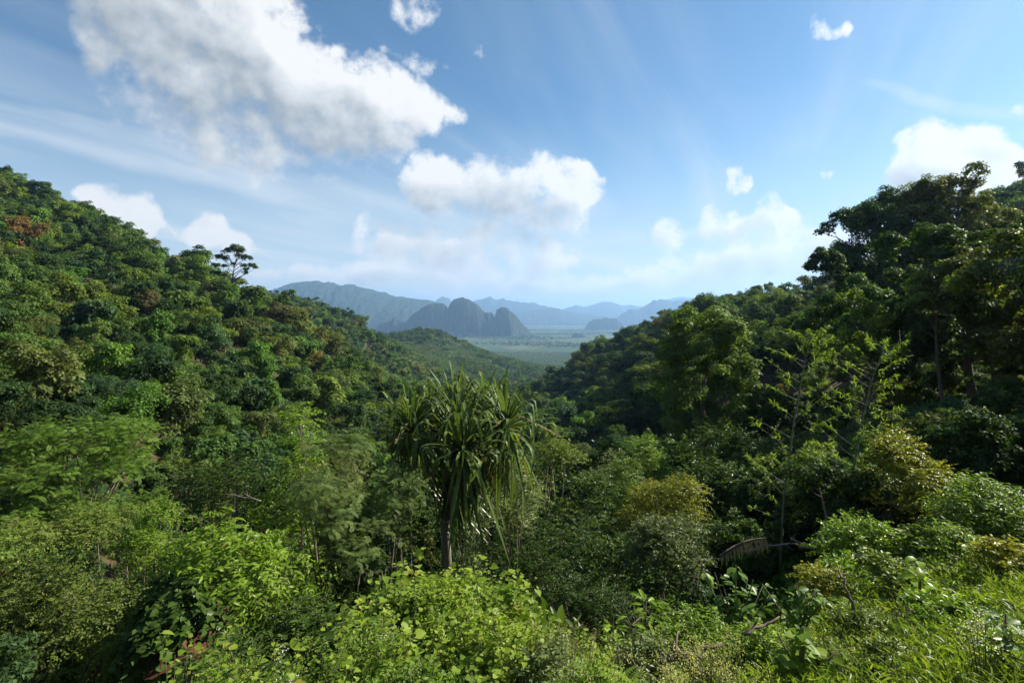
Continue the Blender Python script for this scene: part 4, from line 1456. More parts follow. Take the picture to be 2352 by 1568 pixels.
def shrub(name, label, px, d, w, top, mat, seed, n=420, per=9, length=.45, size=.11, tmpl=LEAF_LANCE, clumps=14, cr=.42, cat='shrub', stem_mat=BARK, droop=.35, up=.55, low=-.6,
          stem_r=.035, bottom=None, stems=7, width=None, depth=None, irregular=.22, group=None, inner=.25, flat=.85, fill=.45):
    """A leafy shrub at bearing px and distance d, w columns wide, reaching up to row top."""
    rng = np.random.default_rng(seed)
    x, y, gz = at(px, d)
    h = EYE + (HZ - top) / F * d - gz
    rx = w / F * d / 2
    lo = 0.0 if bottom is None else EYE + (HZ - bottom) / F * d - gz
    zc, rz = (h + lo) / 2, (h - lo) / 2
    rmax = cr * min(rx, rz)
    cl = dome(rng, clumps, rx, rz, zc, rmax * .6, rmax, low, irregular, fill)
    if depth:
        cl = [(c[0], c[1] * depth, c[2], c[3]) for c in cl]
    t = thing(name, label, cat, (x, y, gz - .05), 0, 1.0, group)
    g, gs = Geo(), Geo()
    p0 = sprays(g, gs, rng, cl, n, per, length, size, tmpl, droop, up, width=width, inner=inner, flat=flat)
    for k in range(stems):
        c = np.array(cl[k % len(cl)][:3])
        b = np.array([rng.normal() * .12, rng.normal() * .12, -.2])
        m = b * .5 + c * .5 + rng.normal(size=3) * .08 * h
        gs.tube([b, m * [.6, .6, .8], c], [stem_r, stem_r * .7, stem_r * .25], 5)
    st = link('stems', gs.build('stems', stem_mat, True), t)
    st['kind'] = 'stuff'
    f = link('foliage', g.build('foliage', mat), t)
    f['kind'] = 'stuff'
    return t


def leaf_object(name, mesh, parent, pos, axis, normal, size, width=None):
    ax = np.asarray(axis, float)
    ax = ax / np.linalg.norm(ax)
    y = np.cross(normal, ax)
    y /= np.linalg.norm(y) + 1e-9
    z = np.cross(ax, y)
    w = size if width is None else width
    o = bpy.data.objects.new(name, mesh)
    COL.objects.link(o)
    o.parent = parent
    M = Matrix(((ax[0] * size, y[0] * w, z[0] * size, pos[0]), (ax[1] * size, y[1] * w, z[1] * size, pos[1]), (ax[2] * size, y[2] * w, z[2] * size, pos[2]), (0, 0, 0, 1)))
    o.matrix_basis = M
    return o


def template_mesh(name, tmpl, mat, v=.5):
    return mesh_from(name, tmpl[0], tmpl[1], tmpl[2], mat, np.full(len(tmpl[2]), v))


HEART_MESHES = [template_mesh('leaf_heart', LEAF_HEART, M_VINE, v) for v in (.3, .45, .6, .75, .92)]
BROAD_MESHES = [template_mesh('leaf_broad', LEAF_OVAL, M_BROAD, v) for v in (.3, .5, .7)]
BIG_MESHES = [template_mesh('leaf_big', LEAF_BIG, M_GLOSS, v) for v in (.6, .8, .95)]


# ------------------------------------------------------------------ screw pine
def strap_leaf(rng, length, w, kink, bend, curve):
    """A long channelled strap: rises, bends over at the kink and hangs."""
    n = 12
    s = np.linspace(0, 1, n)
    pitch = np.where(s < kink, -curve * s, -curve * kink - bend * np.clip((s - kink) / .10, 0, 1) - .25 * (s - kink))
    dx, dz = np.cos(pitch), np.sin(pitch)
    x = np.concatenate([[0], np.cumsum((dx[1:] + dx[:-1]) / 2)]) / (n - 1) * length
    z = np.concatenate([[0], np.cumsum((dz[1:] + dz[:-1]) / 2)]) / (n - 1) * length
    wid = w * np.clip(np.minimum(1.0, .75 + s), 0, 1) * np.clip((1 - s) / .35, .04, 1) ** .7
    nx, nz = -np.sin(pitch), np.cos(pitch)
    vs, fs = [], []
    twist = rng.normal() * .5
    for i in range(n):
        fold = .45 * wid[i] * (1 - .6 * s[i])
        c, sn = math.cos(twist * s[i]), math.sin(twist * s[i])
        for k in (-1, 0, 1):
            yy = k * wid[i]
            up_ = fold * abs(k)
            y2, u2 = yy * c - up_ * sn, yy * sn * .5 + up_ * c
            vs.append((x[i] + nx[i] * u2, y2, z[i] + nz[i] * u2))
    for i in range(n - 1):
        for k in range(2):
            a = i * 3 + k
            fs.append((a, a + 3, a + 4, a + 1))
    return T(vs, fs)


def build_screw_pine():
    rng = np.random.default_rng(31)
    D = 14.0
    base = np.array(at(1030, D))
    t = thing('screw_pine', 'big screw pine with a mop of long green strap leaves over the foreground mound', 'screw pine', tuple(base))

    def rel(px, py, dy=0.0):
        return P(px, py, D + dy) * [1, 1, 1] - base
    # trunk and branches to the leaf heads
    heads = [(rel(942, 992, -.1), 1.08, 95), (rel(1062, 1030, -.9), 1.18, 105), (rel(1160, 980, -.1), 1.08, 85), (rel(1050, 950, .6), 1.05, 85), (rel(985, 955, .9), .95, 36), (rel(1112, 940, .6), .95, 34)]
    fork = rel(1032, 1095)
    g = Geo()
    g.tube([(0, 0, -.5), rel(1022, 1200), rel(1029, 1130), fork], [.16, .125, .12, .12], 9)
    for i in range(9):
        q = i / 9
        a = rel(1022, 1225) * (1 - q) + rel(1031, 1100) * q
        g.tube([a, a + [0, 0, .03]], [.138, .138], 9, .4)
    link('trunk', g.build('trunk', BARK_PALE, True), t)
    for (hp, s, n) in heads:
        g = Geo()
        m = fork * .45 + hp * .55 + np.array([0, 0, -.22])
        g.tube([fork - [0, 0, .1], m, hp], [.085, .07, .06], 7)
        link('branch', g.build('branch', BARK, True), t)
    def cut(par, mat, v):
        tm = strap_leaf(rng, *par)
        return (tm, mesh_from('strap_leaf', tm[0], tm[1], tm[2], mat, np.full(len(tm[2]), v)), mat, v)
    variants = {}
    for nm, par in {'short': (1.5, .038, .70, 1.6, .15), 'mid': (1.8, .041, .64, 1.9, .18), 'kinked': (1.9, .041, .52, 2.2, .12), 'stiff': (1.6, .038, .88, 1.4, .2), 'long': (2.2, .043, .42, 2.1, .35), 'arch': (2.1, .043, .55, 1.4, .9)}.items():
        variants[nm] = [cut(par, M_PINE, v) for v in (.2, .45, .7, .95)]
    dry = [cut((L_, .034, .12, 1.2, .5), M_PINE_DRY, v) for v, L_ in ((.3, 1.7), (.7, 2.1), (.5, 1.4))]
    hang = [cut((L_, .042, .10, 1.15, .3), M_PINE, v) for v, L_ in ((.3, 2.6), (.6, 2.9), (.9, 2.3), (.75, 1.9))]
    put = []
    for (hp, s, n) in heads:
        for k in range(n):
            q = (k + .5) / n
            el_ = math.radians(84 - 92 * q ** .95) + rng.normal() * .16
            az_ = k * 2.39996 + rng.normal() * .2
            ax = np.array([math.cos(az_) * math.cos(el_), math.sin(az_) * math.cos(el_), math.sin(el_)])
            kind = rng.choice(['short', 'mid', 'kinked', 'stiff', 'long', 'arch'], p=[.24, .24, .16, .24, .06, .06] if q < .6 else [.08, .2, .24, .08, .28, .12])
            nor = np.array([-math.cos(az_) * math.sin(el_), -math.sin(az_) * math.sin(el_), math.cos(el_)])
            put.append((variants[kind][rng.integers(4)] if rng.random() > .05 else dry[rng.integers(3)], hp + ax * .05, ax, nor + rng.normal(size=3) * .16, s * rng.uniform(.70, 1.08)))
    # the skirt of old leaves hanging down
    for k in range(190):
        hp = heads[rng.choice(4, p=[.22, .40, .32, .06])][0]
        az_ = rng.uniform(0, 6.28)
        el_ = rng.uniform(-.5, .2)
        ax = np.array([math.cos(az_) * math.cos(el_), math.sin(az_) * math.cos(el_), math.sin(el_)])
        nor = np.array([-math.cos(az_) * math.sin(el_), -math.sin(az_) * math.sin(el_), math.cos(el_)])
        put.append((hang[rng.integers(4)] if k % 3 else dry[rng.integers(3)], hp - [0, 0, rng.uniform(.05, .45)], ax, nor + rng.normal(size=3) * .1, rng.uniform(.55, 1.1)))
    for k in range(210):
        a_ = rng.uniform(0, 6.28)
        rr = rng.uniform(.12, .95)
        hp = fork + (np.array([.55, -.1, .25]) if k % 2 else 0) + np.array([math.cos(a_) * rr, math.sin(a_) * rr * .8, rng.uniform(-.05, .55)])
        ax = np.array([math.cos(a_) * .35, math.sin(a_) * .35, -.55])
        nor = np.array([math.cos(a_) * .55, math.sin(a_) * .55, .35])
        put.append((hang[rng.integers(4)] if k % 3 else dry[rng.integers(3)], hp, ax, nor + rng.normal(size=3) * .1, rng.uniform(.6, .95)))
    put.sort(key=lambda q: q[1][1] + .9 * q[2][1])            # nearest leaves show largest
    for (tm, me, mat, v), p, ax, nor, sz in put[:300]:
        leaf_object('leaf', me, t, p, ax, nor, sz)
    for mat in (M_PINE, M_PINE_DRY):
        g = Geo()
        for (tm, me, m_, v), p, ax, nor, sz in put[300:]:
            if m_ is mat:
                g.stamp(tm, p[None], ax[None], nor[None], sz, v)
        if g.n:
            o = link('back_leaves', g.build('back_leaves', mat), t)
            o['kind'] = 'stuff'


build_screw_pine()

# ------------------------------------------------------------------ left side, near
shrub('feathery_tree', 'flat-topped feathery green tree at the left edge of the near slope', 170, 19, 440, 945, M_FEATHER, 201, n=1500, per=6, length=.55, size=.26, tmpl=FROND_FINE, clumps=60, cr=.30, cat='tree',
      droop=.15, up=1.0, low=-.95, bottom=1260, stems=16, stem_r=.06, irregular=.15, flat=.40, fill=.3)
shrub('vine_thicket', 'yellowish vine-tangled thicket at the left edge below the feathery tree', 40, 10.5, 330, 1165, M_THICKET, 202, n=1500, per=9, length=.30, size=.062, tmpl=LEAF_OVAL, clumps=22, droop=.5)
shrub('vine_thicket', 'brown-green vine-covered thicket right of the feathery tree', 265, 11.5, 260, 1085, M_THICKET, 203, n=1500, per=9, length=.30, size=.065, tmpl=LEAF_OVAL, clumps=22, droop=.6)
shrub('vine_thicket', 'low dull vine thicket with dry stems above the ferns', 175, 8.0, 360, 1330, M_THICKET, 204, n=1300, per=8, length=.26, size=.055, tmpl=LEAF_OVAL, clumps=20, droop=.6)
shrub('glossy_shrub', 'small bright glossy shrub between the thickets on the left', 335, 10.2, 120, 1160, M_GLOSS, 205, n=420, per=8, length=.3, size=.085, tmpl=LEAF_LANCE, clumps=10, bottom=1330)
shrub('leafy_tree', 'big leafy bush with drooping glossy leaves left of the mound', 560, 9.9, 470, 1130, M_GLOSS, 206, n=1900, per=9, length=.46, size=.14, tmpl=LEAF_LANCE, clumps=26, cr=.36, cat='tree', droop=.55, stem_r=.06, stems=12, low=-.75)
shrub('leafy_tree', 'darker leafy tree with white bare twigs above the glossy bush', 520, 14, 330, 985, M_DARKSHADE, 207, n=1500, per=8, length=.5, size=.12, tmpl=LEAF_LANCE, clumps=26, cr=.36, cat='tree', droop=.4, stem_r=.07, stems=14)
shrub('leafy_tree', 'tree with a climber-draped pointed top behind the glossy bush', 668, 14.5, 200, 930, M_GLOSS, 208, n=900, per=8, length=.45, size=.11, tmpl=LEAF_OVAL, clumps=18, cat='tree', droop=.5, stem_r=.06, stems=12)
shrub('mimosa_tree', 'mimosa-like tree with feathery grey-green leaves left of the screw pine', 790, 11.6, 230, 1000, M_MIMOSA, 209, n=620, per=6, length=.42, size=.17, tmpl=FROND, clumps=30, cr=.30, cat='tree', droop=.3, up=.9, stem_r=.035, stems=14, bottom=1320, irregular=.35)
shrub('mimosa_tree', 'feathery mimosa spray hanging over the screw pine trunk', 910, 11.8, 90, 1065, M_MIMOSA, 210, n=150, per=6, length=.38, size=.17, tmpl=FROND, clumps=10, cat='tree', droop=.4, up=.9, bottom=1210, stem_r=.025, irregular=.35)
shrub('dark_shrub', 'dark leafy shrub in the shade under the mimosa tree', 830, 12, 230, 1170, M_DARKSHADE, 211, n=900, per=8, length=.4, size=.09, tmpl=LEAF_OVAL, clumps=20)
shrub('dark_shrub', 'deep-shaded shrub behind the left end of the mound', 720, 8.6, 260, 1330, M_DARKSHADE, 212, n=700, per=8, length=.4, size=.09, tmpl=LEAF_OVAL, clumps=18)
shrub('broadleaf_climber', 'dark broad-leaved climber hanging over the red earth bank', 400, 8.2, 250, 1345, M_DARKSHADE, 213, n=800, per=7, length=.36, size=.105, tmpl=LEAF_HEART, clumps=14, droop=.6, bottom=1450)
shrub('dark_shrub', 'dim shrub at the bottom left beside the ferns', 520, 6.6, 260, 1440, M_DARKSHADE, 214, n=620, per=8, length=.35, size=.09, tmpl=LEAF_LANCE, clumps=14)

# ------------------------------------------------------------------ behind and right of the screw pine
shrub('pale_shrub', 'shrub with narrow pale leaves right behind the screw pine trunk', 1170, 16.6, 150, 1050, M_PALE, 220, n=700, per=8, length=.4, size=.13, tmpl=LEAF_LANCE, clumps=16, bottom=1290, cat='shrub')
shrub('pale_shrub', 'light-flecked shrub filling the gap behind the screw pine trunk', 1060, 17, 150, 1080, M_PALE, 221, n=500, per=8, length=.4, size=.11, tmpl=LEAF_LANCE, clumps=14, cat='shrub')
shrub('brownish_tree', 'thin brownish tree right of the screw pine crown', 1268, 29, 175, 965, M_THICKET, 222, n=1100, per=8, length=.6, size=.15, tmpl=LEAF_OVAL, clumps=22, cat='tree', stem_r=.08, stems=14)
shrub('rounded_tree', 'bright green rounded tree in the gully left of the bamboo', 1458, 25, 160, 985, M_BAMBOO, 223, n=1400, per=8, length=.5, size=.15, tmpl=LEAF_LANCE, clumps=24, cat='tree', stem_r=.08, low=-.9, bottom=1270)
shrub('creeper_mound', 'mound of creepers with arching bare stems left of the round tree', 1400, 31, 170, 1000, M_PALE, 224, n=900, per=8, length=.6, size=.16, tmpl=LEAF_OVAL, clumps=18)
shrub('flushing_shrub', 'tall shrub with reddish-yellow young leaves in front of the rounded tree', 1545, 17, 110, 1060, M_YELLOW, 225, n=620, per=8, length=.45, size=.12, tmpl=LEAF_LANCE, clumps=16, bottom=1260, stem_r=.05)
shrub('flushing_shrub', 'shorter yellowish shrub left of the tall red-tipped one', 1475, 17.5, 90, 1120, M_YELLOW, 226, n=420, per=8, length=.4, size=.11, tmpl=LEAF_LANCE, clumps=12, bottom=1280)
shrub('silvery_shrub', 'silvery small-leaved shrub catching light at the edge of the dark gully', 1525, 12, 190, 1175, M_PALE, 227, n=1100, per=9, length=.35, size=.075, tmpl=LEAF_OVAL, clumps=20, bottom=1370)
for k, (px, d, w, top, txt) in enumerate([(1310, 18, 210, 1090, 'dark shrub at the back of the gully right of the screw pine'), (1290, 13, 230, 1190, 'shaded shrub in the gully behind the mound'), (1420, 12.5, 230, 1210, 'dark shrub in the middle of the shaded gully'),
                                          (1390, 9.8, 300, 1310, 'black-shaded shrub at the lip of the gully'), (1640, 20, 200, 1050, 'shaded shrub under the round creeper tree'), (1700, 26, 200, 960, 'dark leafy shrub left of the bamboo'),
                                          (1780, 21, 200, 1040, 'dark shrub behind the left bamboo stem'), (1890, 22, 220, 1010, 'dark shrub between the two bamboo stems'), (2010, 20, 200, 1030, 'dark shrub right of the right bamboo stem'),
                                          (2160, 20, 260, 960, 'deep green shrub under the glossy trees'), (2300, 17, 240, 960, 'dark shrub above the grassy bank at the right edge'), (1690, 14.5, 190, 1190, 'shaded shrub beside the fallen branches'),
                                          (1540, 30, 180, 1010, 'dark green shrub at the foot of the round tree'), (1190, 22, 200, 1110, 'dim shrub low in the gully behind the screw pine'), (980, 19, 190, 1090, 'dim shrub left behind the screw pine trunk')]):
    shrub('gully_shrub', txt, px, d, w, top, M_DARKSHADE, 240 + k, n=700, per=8, length=.03 * d, size=.0078 * d, tmpl=LEAF_LANCE if k % 2 else LEAF_OVAL, clumps=18, group='shrubs of the shaded gully')
shrub('yellow_leaved_shrub', 'tall sunlit shrub with yellow-orange tipped leaves right of the bamboo', 2075, 12, 190, 985, M_YELLOW, 260, n=900, per=8, length=.38, size=.085, tmpl=LEAF_OVAL, clumps=22, cr=.3, bottom=1250, stem_r=.03)
shrub('sunlit_shrub', 'sunlit arching shrub on the right edge above the grass', 2285, 8.6, 230, 1105, M_BAMBOO, 261, n=800, per=9, length=.42, size=.085, tmpl=LEAF_LANCE, clumps=18, droop=.5)
shrub('sunlit_shrub', 'small-leaved shrub with glinting leaves below the yellow-leaved one', 2010, 9.2, 200, 1205, M_GLOSS, 262, n=800, per=9, length=.3, size=.06, tmpl=LEAF_OVAL, clumps=18)
shrub('reddish_shrub', 'low shrub with reddish dry-looking sprays beside the grass', 1890, 7.4, 110, 1290, M_YELLOW, 263, n=420, per=9, length=.22, size=.045, tmpl=LEAF_OVAL, clumps=12)


# ------------------------------------------------------------------ bamboo
def bamboo(label, pts_px, D, seed):
    rng = np.random.default_rng(seed)
    base = np.array(at(pts_px[0][0], D))
    t = thing('bamboo', label, 'bamboo', tuple(base))
    pts = np.array([P(px, py, D) - base for px, py in pts_px])
    pts[0] = (0, 0, -.2)
    s = np.linspace(0, 1, 27)
    tt = np.linspace(0, 1, len(pts))
    line = np.stack([np.interp(s, tt, pts[:, k]) for k in range(3)], 1)
    g = Geo()
    rad = np.interp(s, [0, .5, 1], [.034, .026, .006])
    for i in range(len(s) - 1):
        a, b = line[i], line[i + 1]
        g.tube([a, a * .97 + b * .03, a * .94 + b * .06, a * .05 + b * .95, b], [rad[i] * 1.25, rad[i] * 1.2, rad[i], rad[i + 1], rad[i + 1] * 1.22], 7, .6)
    link('culm', g.build('culm', plain_material('bamboo_culm', (.06, .085, .035), (.15, .17, .085), 5, .55, 0), True), t)
    for i in range(5, len(s)):
        for sd in (1, -1):
            if rng.random() < .08:
                continue
            gb, gl = Geo(), Geo()
            q = s[i]
            L_ = rng.uniform(.75, 1.25) * np.interp(q, [0, .3, .8, 1], [.6, 1.1, .85, .45])
            az_ = rng.normal() * .6
            dr = np.array([sd * math.cos(az_), math.sin(az_), rng.uniform(.45, .8)])
            dr /= np.linalg.norm(dr)
            a = line[i]
            u_ = np.linspace(0, 1, 6)
            br = a + dr * L_ * u_[:, None] + np.array([0, 0, 1]) * (.16 * u_ ** 2 * L_ * rng.uniform(-.6, 1))[:, None]
            gb.tube(br, np.linspace(.007, .002, 6), 4)
            for j in range(int(rng.integers(9, 14))):
                f = rng.uniform(.2, 1.0) ** .8
                p = np.array([np.interp(f, u_, br[:, k]) for k in range(3)])
                k_ = 3
                ax = dr * .9 + rng.normal(size=(k_, 3)) * .55 - [0, 0, .15]
                gl.stamp(LEAF_LANCE, np.repeat(p[None], k_, 0), ax, np.array([0, 0, 1.0]) + rng.normal(size=(k_, 3)) * .5, rng.uniform(.10, .165, k_), rng.uniform(.6, 1, k_), .075)
            b_ = link('branch', gb.build('branch', BARK_PALE), t)
            lf = link('leaf_tufts', gl.build('leaf_tufts', M_BAMBOO), b_)
            lf['kind'] = 'stuff'
    return t


bamboo('thin bamboo stem with sparse upswept branches, taller and left of the pair', [(1790, 1280), (1800, 1150), (1822, 980), (1845, 850), (1862, 770)], 13.5, 301)
bamboo('thin bamboo stem leaning right, shorter one of the pair beside the yellow shrub', [(1940, 1250), (1948, 1150), (1972, 1010), (2000, 880), (2030, 800)], 13.0, 302)


# ------------------------------------------------------------------ foreground mound: vines with heart-shaped leaves
def vine(label, px, d, w, top, seed, shoots, leaf, n_obj, flowers=0, sticks=0.0):
    """Upright twining shoots over the mound; the larger leaves are leaves of their own."""
    rng = np.random.default_rng(seed)
    x, y, gz = at(px, d)
    t = thing('creeping_vine', label, 'vine', (x, y, gz))
    half = w / F * d / 2
    hmax = max(EYE + (HZ - top) / F * d - gz, .35)
    g, gs = Geo(), Geo()
    todo = []
    for k in range(shoots):
        ox, oy = rng.normal() * half * .5, rng.normal() * half * .35
        ox = np.clip(ox, -half, half)
        z0 = float(ground(x + ox, y + oy)) - gz
        h = hmax * rng.uniform(.45, 1.0) * (1 - .5 * (ox / half) ** 2)
        n = int(max(5, h / .065))
        u_ = np.linspace(0, 1, n)
        lean = rng.normal(size=2) * .22 * h
        line = np.stack([ox + lean[0] * u_ ** 1.5 + .02 * np.sin(u_ * 9), oy + lean[1] * u_ ** 1.5 + .02 * np.cos(u_ * 8), z0 + h * u_ - .08 * h * u_ ** 3], 1)
        gs.tube(line[::2] if n > 6 else line, np.linspace(.006, .0025, len(line[::2] if n > 6 else line)), 4)
        tone = rng.random()
        for j in range(n):
            if u_[j] < .12:
                continue
            for sd in (1, -1):
                if rng.random() < .2:
                    continue
                a_ = j * 1.57 + (0 if sd > 0 else math.pi) + rng.normal() * .4
                ax = np.array([math.cos(a_), math.sin(a_), rng.uniform(-.45, .25)])
                nor = np.array([rng.normal() * .35, rng.normal() * .35 - .25, 1.0])
                sz = leaf * rng.uniform(.6, 1.25) * (1 - .35 * u_[j]) * (1.75 if rng.random() < .16 else 1)
                todo.append((line[j] + ax * .03, ax, nor, sz, np.clip(.02 + .62 * tone + rng.random() * .36, 0, .99)))
    # leaves nearest the viewer and highest show largest
    todo.sort(key=lambda q: -(q[3] * (1 + .25 * q[0][2] - .35 * q[0][1])))
    for (p, ax, nor, sz, v) in todo[:n_obj]:
        leaf_object('leaf', HEART_MESHES[min(int(v * 5), 4)], t, p, ax, nor, sz)
    rest = todo[n_obj:]
    if rest:
        g.stamp(LEAF_HEART, np.array([q[0] for q in rest]), np.array([q[1] for q in rest]), np.array([q[2] for q in rest]), np.array([q[3] for q in rest]), np.array([q[4] for q in rest]))
        f = link('foliage', g.build('foliage', M_VINE), t)
        f['kind'] = 'stuff'
    link('stems', gs.build('stems', STEM), t)
    for k in range(flowers):
        gf = Geo()
        a_ = np.arange(5) * 2 * math.pi / 5
        gf.stamp(LEAF_OVAL, np.zeros((5, 3)), np.stack([np.cos(a_), np.sin(a_), .5 + 0 * a_], 1), np.stack([-np.cos(a_) * .5, -np.sin(a_) * .5, 1 + 0 * a_], 1), .028, .6, .05)
        q = todo[int(rng.integers(0, min(len(todo), 60)))]
        o = link('flower', gf.build('flower', M_FLOWER), t, tuple(q[0] + [0, -.05, .07]), (1.1, 0, rng.normal() * .4), (1.2,) * 3)
    return t


vine('tall yellow-green shoot with large velvety leaves at the back of the mound', 945, 7.0, 60, 1232, 401, 7, 0.100, 40)
vine('heart-leaved vine heaped on the left shoulder of the mound', 900, 6.5, 200, 1290, 402, 66, 0.076, 70)
vine('heart-leaved vine with lilac flowers in the middle of the mound', 1040, 6.4, 190, 1275, 403, 66, 0.074, 70, flowers=4)
vine('pale-topped heart-leaved vine on the right shoulder of the mound', 1165, 6.4, 200, 1280, 404, 66, 0.080, 70)
vine('upright leafy vine shoot at the right edge of the mound', 1255, 5.9, 90, 1370, 405, 20, 0.068, 40)
vine('yellow-green vine shoots on the left flank of the mound', 775, 5.6, 170, 1370, 406, 37, 0.074, 55)
vine('lone leafy vine shoots at the bottom left below the glossy bush', 395, 4.6, 110, 1455, 407, 17, 0.084, 50)
vine('low vine leaves along the bottom edge left of the mound', 620, 4.6, 260, 1440, 408, 43, 0.064, 60)
vine('broad-leaved vine patch at the bottom middle of the mound', 930, 4.6, 260, 1420, 409, 49, 0.068, 60)
vine('low vine with scattered leaves at the bottom of the mound, right part', 1180, 4.7, 260, 1430, 410, 43, 0.062, 60)
vine('bright vine heaped over the left foot of the mound', 560, 5.4, 240, 1420, 413, 58, 0.070, 50)
vine('yellow-green vine in front of the mound shoulder', 820, 5.2, 240, 1385, 414, 63, 0.072, 50)
vine('leafy vine covering the front of the mound in the middle', 1060, 5.3, 240, 1370, 415, 63, 0.070, 50)
vine('vine leaves at the very bottom edge, left of middle', 720, 4.1, 300, 1500, 416, 58, 0.060, 40)
vine('vine leaves at the very bottom edge below the mound', 1080, 4.1, 300, 1500, 417, 58, 0.058, 40)
vine('small vine leaves trailing over the gully lip', 1350, 5.6, 180, 1440, 411, 37, 0.056, 40)
vine('dark-leaved vine clump below the rosette plant', 1440, 6.2, 190, 1440, 412, 37, 0.060, 40)


for k, (px, d, w, top, mat, txt) in enumerate([(1010, 5.8, 150, 1345, M_VINE, 'fine-leaved herb in the middle of the mound'), (860, 4.7, 160, 1440, M_BAMBOO, 'narrow-leaved herb low on the left of the mound'), (1130, 4.9, 170, 1420, M_VINE, 'pale fine herb low on the right of the mound'),
                                               (690, 5.0, 150, 1430, M_GLOSS, 'darker herb at the left flank of the mound'), (1270, 4.6, 180, 1475, M_PALE, 'pale herb at the bottom right of the mound'), (500, 4.5, 150, 1490, M_GLOSS, 'leafy herb at the bottom left beside the vine shoots'),
                                               (960, 4.0, 160, 1520, M_BAMBOO, 'grass-like herb at the bottom edge in the middle'), (1350, 4.2, 170, 1500, M_VINE, 'yellowish herb below the faded blossoms')]):
    shrub('mound_herb', txt, px, d, w, top, mat, 440 + k, n=420, per=8, length=.16, size=.045, tmpl=[LEAF_OVAL, LEAF_LANCE][k % 2], clumps=16, droop=.3, cat='herb', stem_mat=STEM, stem_r=.006, group='herbs of the mound', irregular=.3)


# ------------------------------------------------------------------ grass (nobody could count it)
def in_patch(rng, n, px0, px1, d0, d1):
    d = d0 * (d1 / d0) ** rng.random(n)
    px = rng.uniform(px0, px1, n)
    x = (px - CX) / F * d
    return np.stack([x, d, ground(x, d)], 1)


def grass(name, label, patches, length, seed, mat=M_GRASS, tmpl=BLADE, width=1.0, tilt=.7, per=1, gaps=None):
    rng = np.random.default_rng(seed)
    g = Geo()
    for (n, px0, px1, d0, d1) in patches:
        p = in_patch(rng, n, px0, px1, d0, d1)
        if gaps:
            k = np.sin(p[:, 0] * 3.1 + 1) * np.cos(p[:, 1] * 2.7) + .6 * np.sin(p[:, 0] * 7.3 - p[:, 1] * 5.9) + rng.normal(size=n) * .35
            p = p[k > gaps]
        if per > 1:
            p = np.repeat(p, per, 0)
            p[:, 2] += rng.uniform(.05, .55, len(p)) * length * 2.2
            p[:, :2] += rng.normal(size=(len(p), 2)) * .12
        m = len(p)
        ax = np.stack([rng.normal(size=m) * tilt, rng.normal(size=m) * tilt, rng.uniform(.35, 1.1, m)], 1)
        nor = np.cross(ax, rng.normal(size=(m, 3)))
        nor[:, 2] = np.abs(nor[:, 2])
        sz = length * rng.uniform(.5, 1.3, m)
        g.stamp(tmpl, p, ax, nor, sz, np.clip(rng.normal(.5, .22, m), 0, 1), sz * width)
    o = link(name, g.build(name, mat))
    return tag(o, label, 'grass', None, 'stuff')


grass('grass', 'fresh green grass growing through the vines of the mound', [(15000, 300, 1500, 3.6, 7.4)], .30, 501, width=1.0)
grass('bamboo_grass', 'arching bamboo-like grass covering the sunlit bank at the right', [(7000, 1700, 2520, 3.4, 9.5)], .10, 502, mat=M_BANK, tmpl=LEAF_LANCE, per=8, width=.55, gaps=-.1, tilt=1.0)
grass('bamboo_grass', 'tangled dry-green grass on the bank at the bottom right', [(7000, 1480, 2520, 3.2, 8.5)], .30, 503, width=.7, tilt=1.3, gaps=-.2)
grass('bank_cover', 'grassy cover running on beside and below the viewpoint', [(5200, 2480, 4200, 2.0, 10), (1500, -600, 3200, 1.5, 3.3), (2600, -1600, -80, 2.2, 9), (1500, 2500, 3800, 9, 24)], .12, 505, mat=M_BANK, tmpl=LEAF_LANCE, per=8, width=.55, tilt=1.0)
grass('undergrowth', 'dark low leaves carpeting the gully floor and lower left slope', [(2600, -100, 1000, 5.5, 22), (2600, 1150, 2450, 8, 26), (1500, 780, 1420, 7, 12)], .22, 504, mat=M_DARKSHADE, tmpl=LEAF_OVAL, per=6, width=.9, tilt=1.2)


for k, (px, d, w, top, mat, txt) in enumerate([(1930, 8.0, 130, 1290, M_GLOSS, 'low glossy shrub where the bank meets the fallen branches'), (2060, 7.2, 150, 1275, M_BANK, 'grassy leafed bush left of the sapling'), (2200, 7.4, 170, 1225, M_BAMBOO, 'bright arching bush right of the sapling'),
                                               (2320, 6.4, 150, 1240, M_YELLOW, 'yellowish bush at the right edge of the bank'), (1990, 5.6, 150, 1400, M_BANK, 'dull bush in the middle of the bank'), (2200, 5.2, 160, 1400, M_GLOSS, 'dark-leaved bush low on the bank'),
                                               (2060, 4.3, 150, 1490, M_BANK, 'grass-leaved bush at the bottom of the bank'), (1745, 5.6, 140, 1420, M_VINE, 'pale vine bush left of the bank'), (1600, 6.4, 170, 1395, M_GLOSS, 'small-leaved bush around the dry twigs'),
                                               (2130, 8.6, 150, 1215, M_THICKET, 'olive bush at the top of the bank'), (1900, 4.6, 120, 1475, M_THICKET, 'olive bush right of the pale broad-leaved shrub'), (1490, 5.4, 150, 1465, M_PALE, 'pale small-leaved bush below the rosette plant')]):
    shrub('bank_bush', txt, px, d, w, top, mat, 520 + k, n=380, per=8, length=.035 * d, size=.0105 * d, tmpl=[LEAF_LANCE, LEAF_OVAL][k % 2], clumps=14, droop=.4, group='bushes on the sunlit bank', irregular=.3)


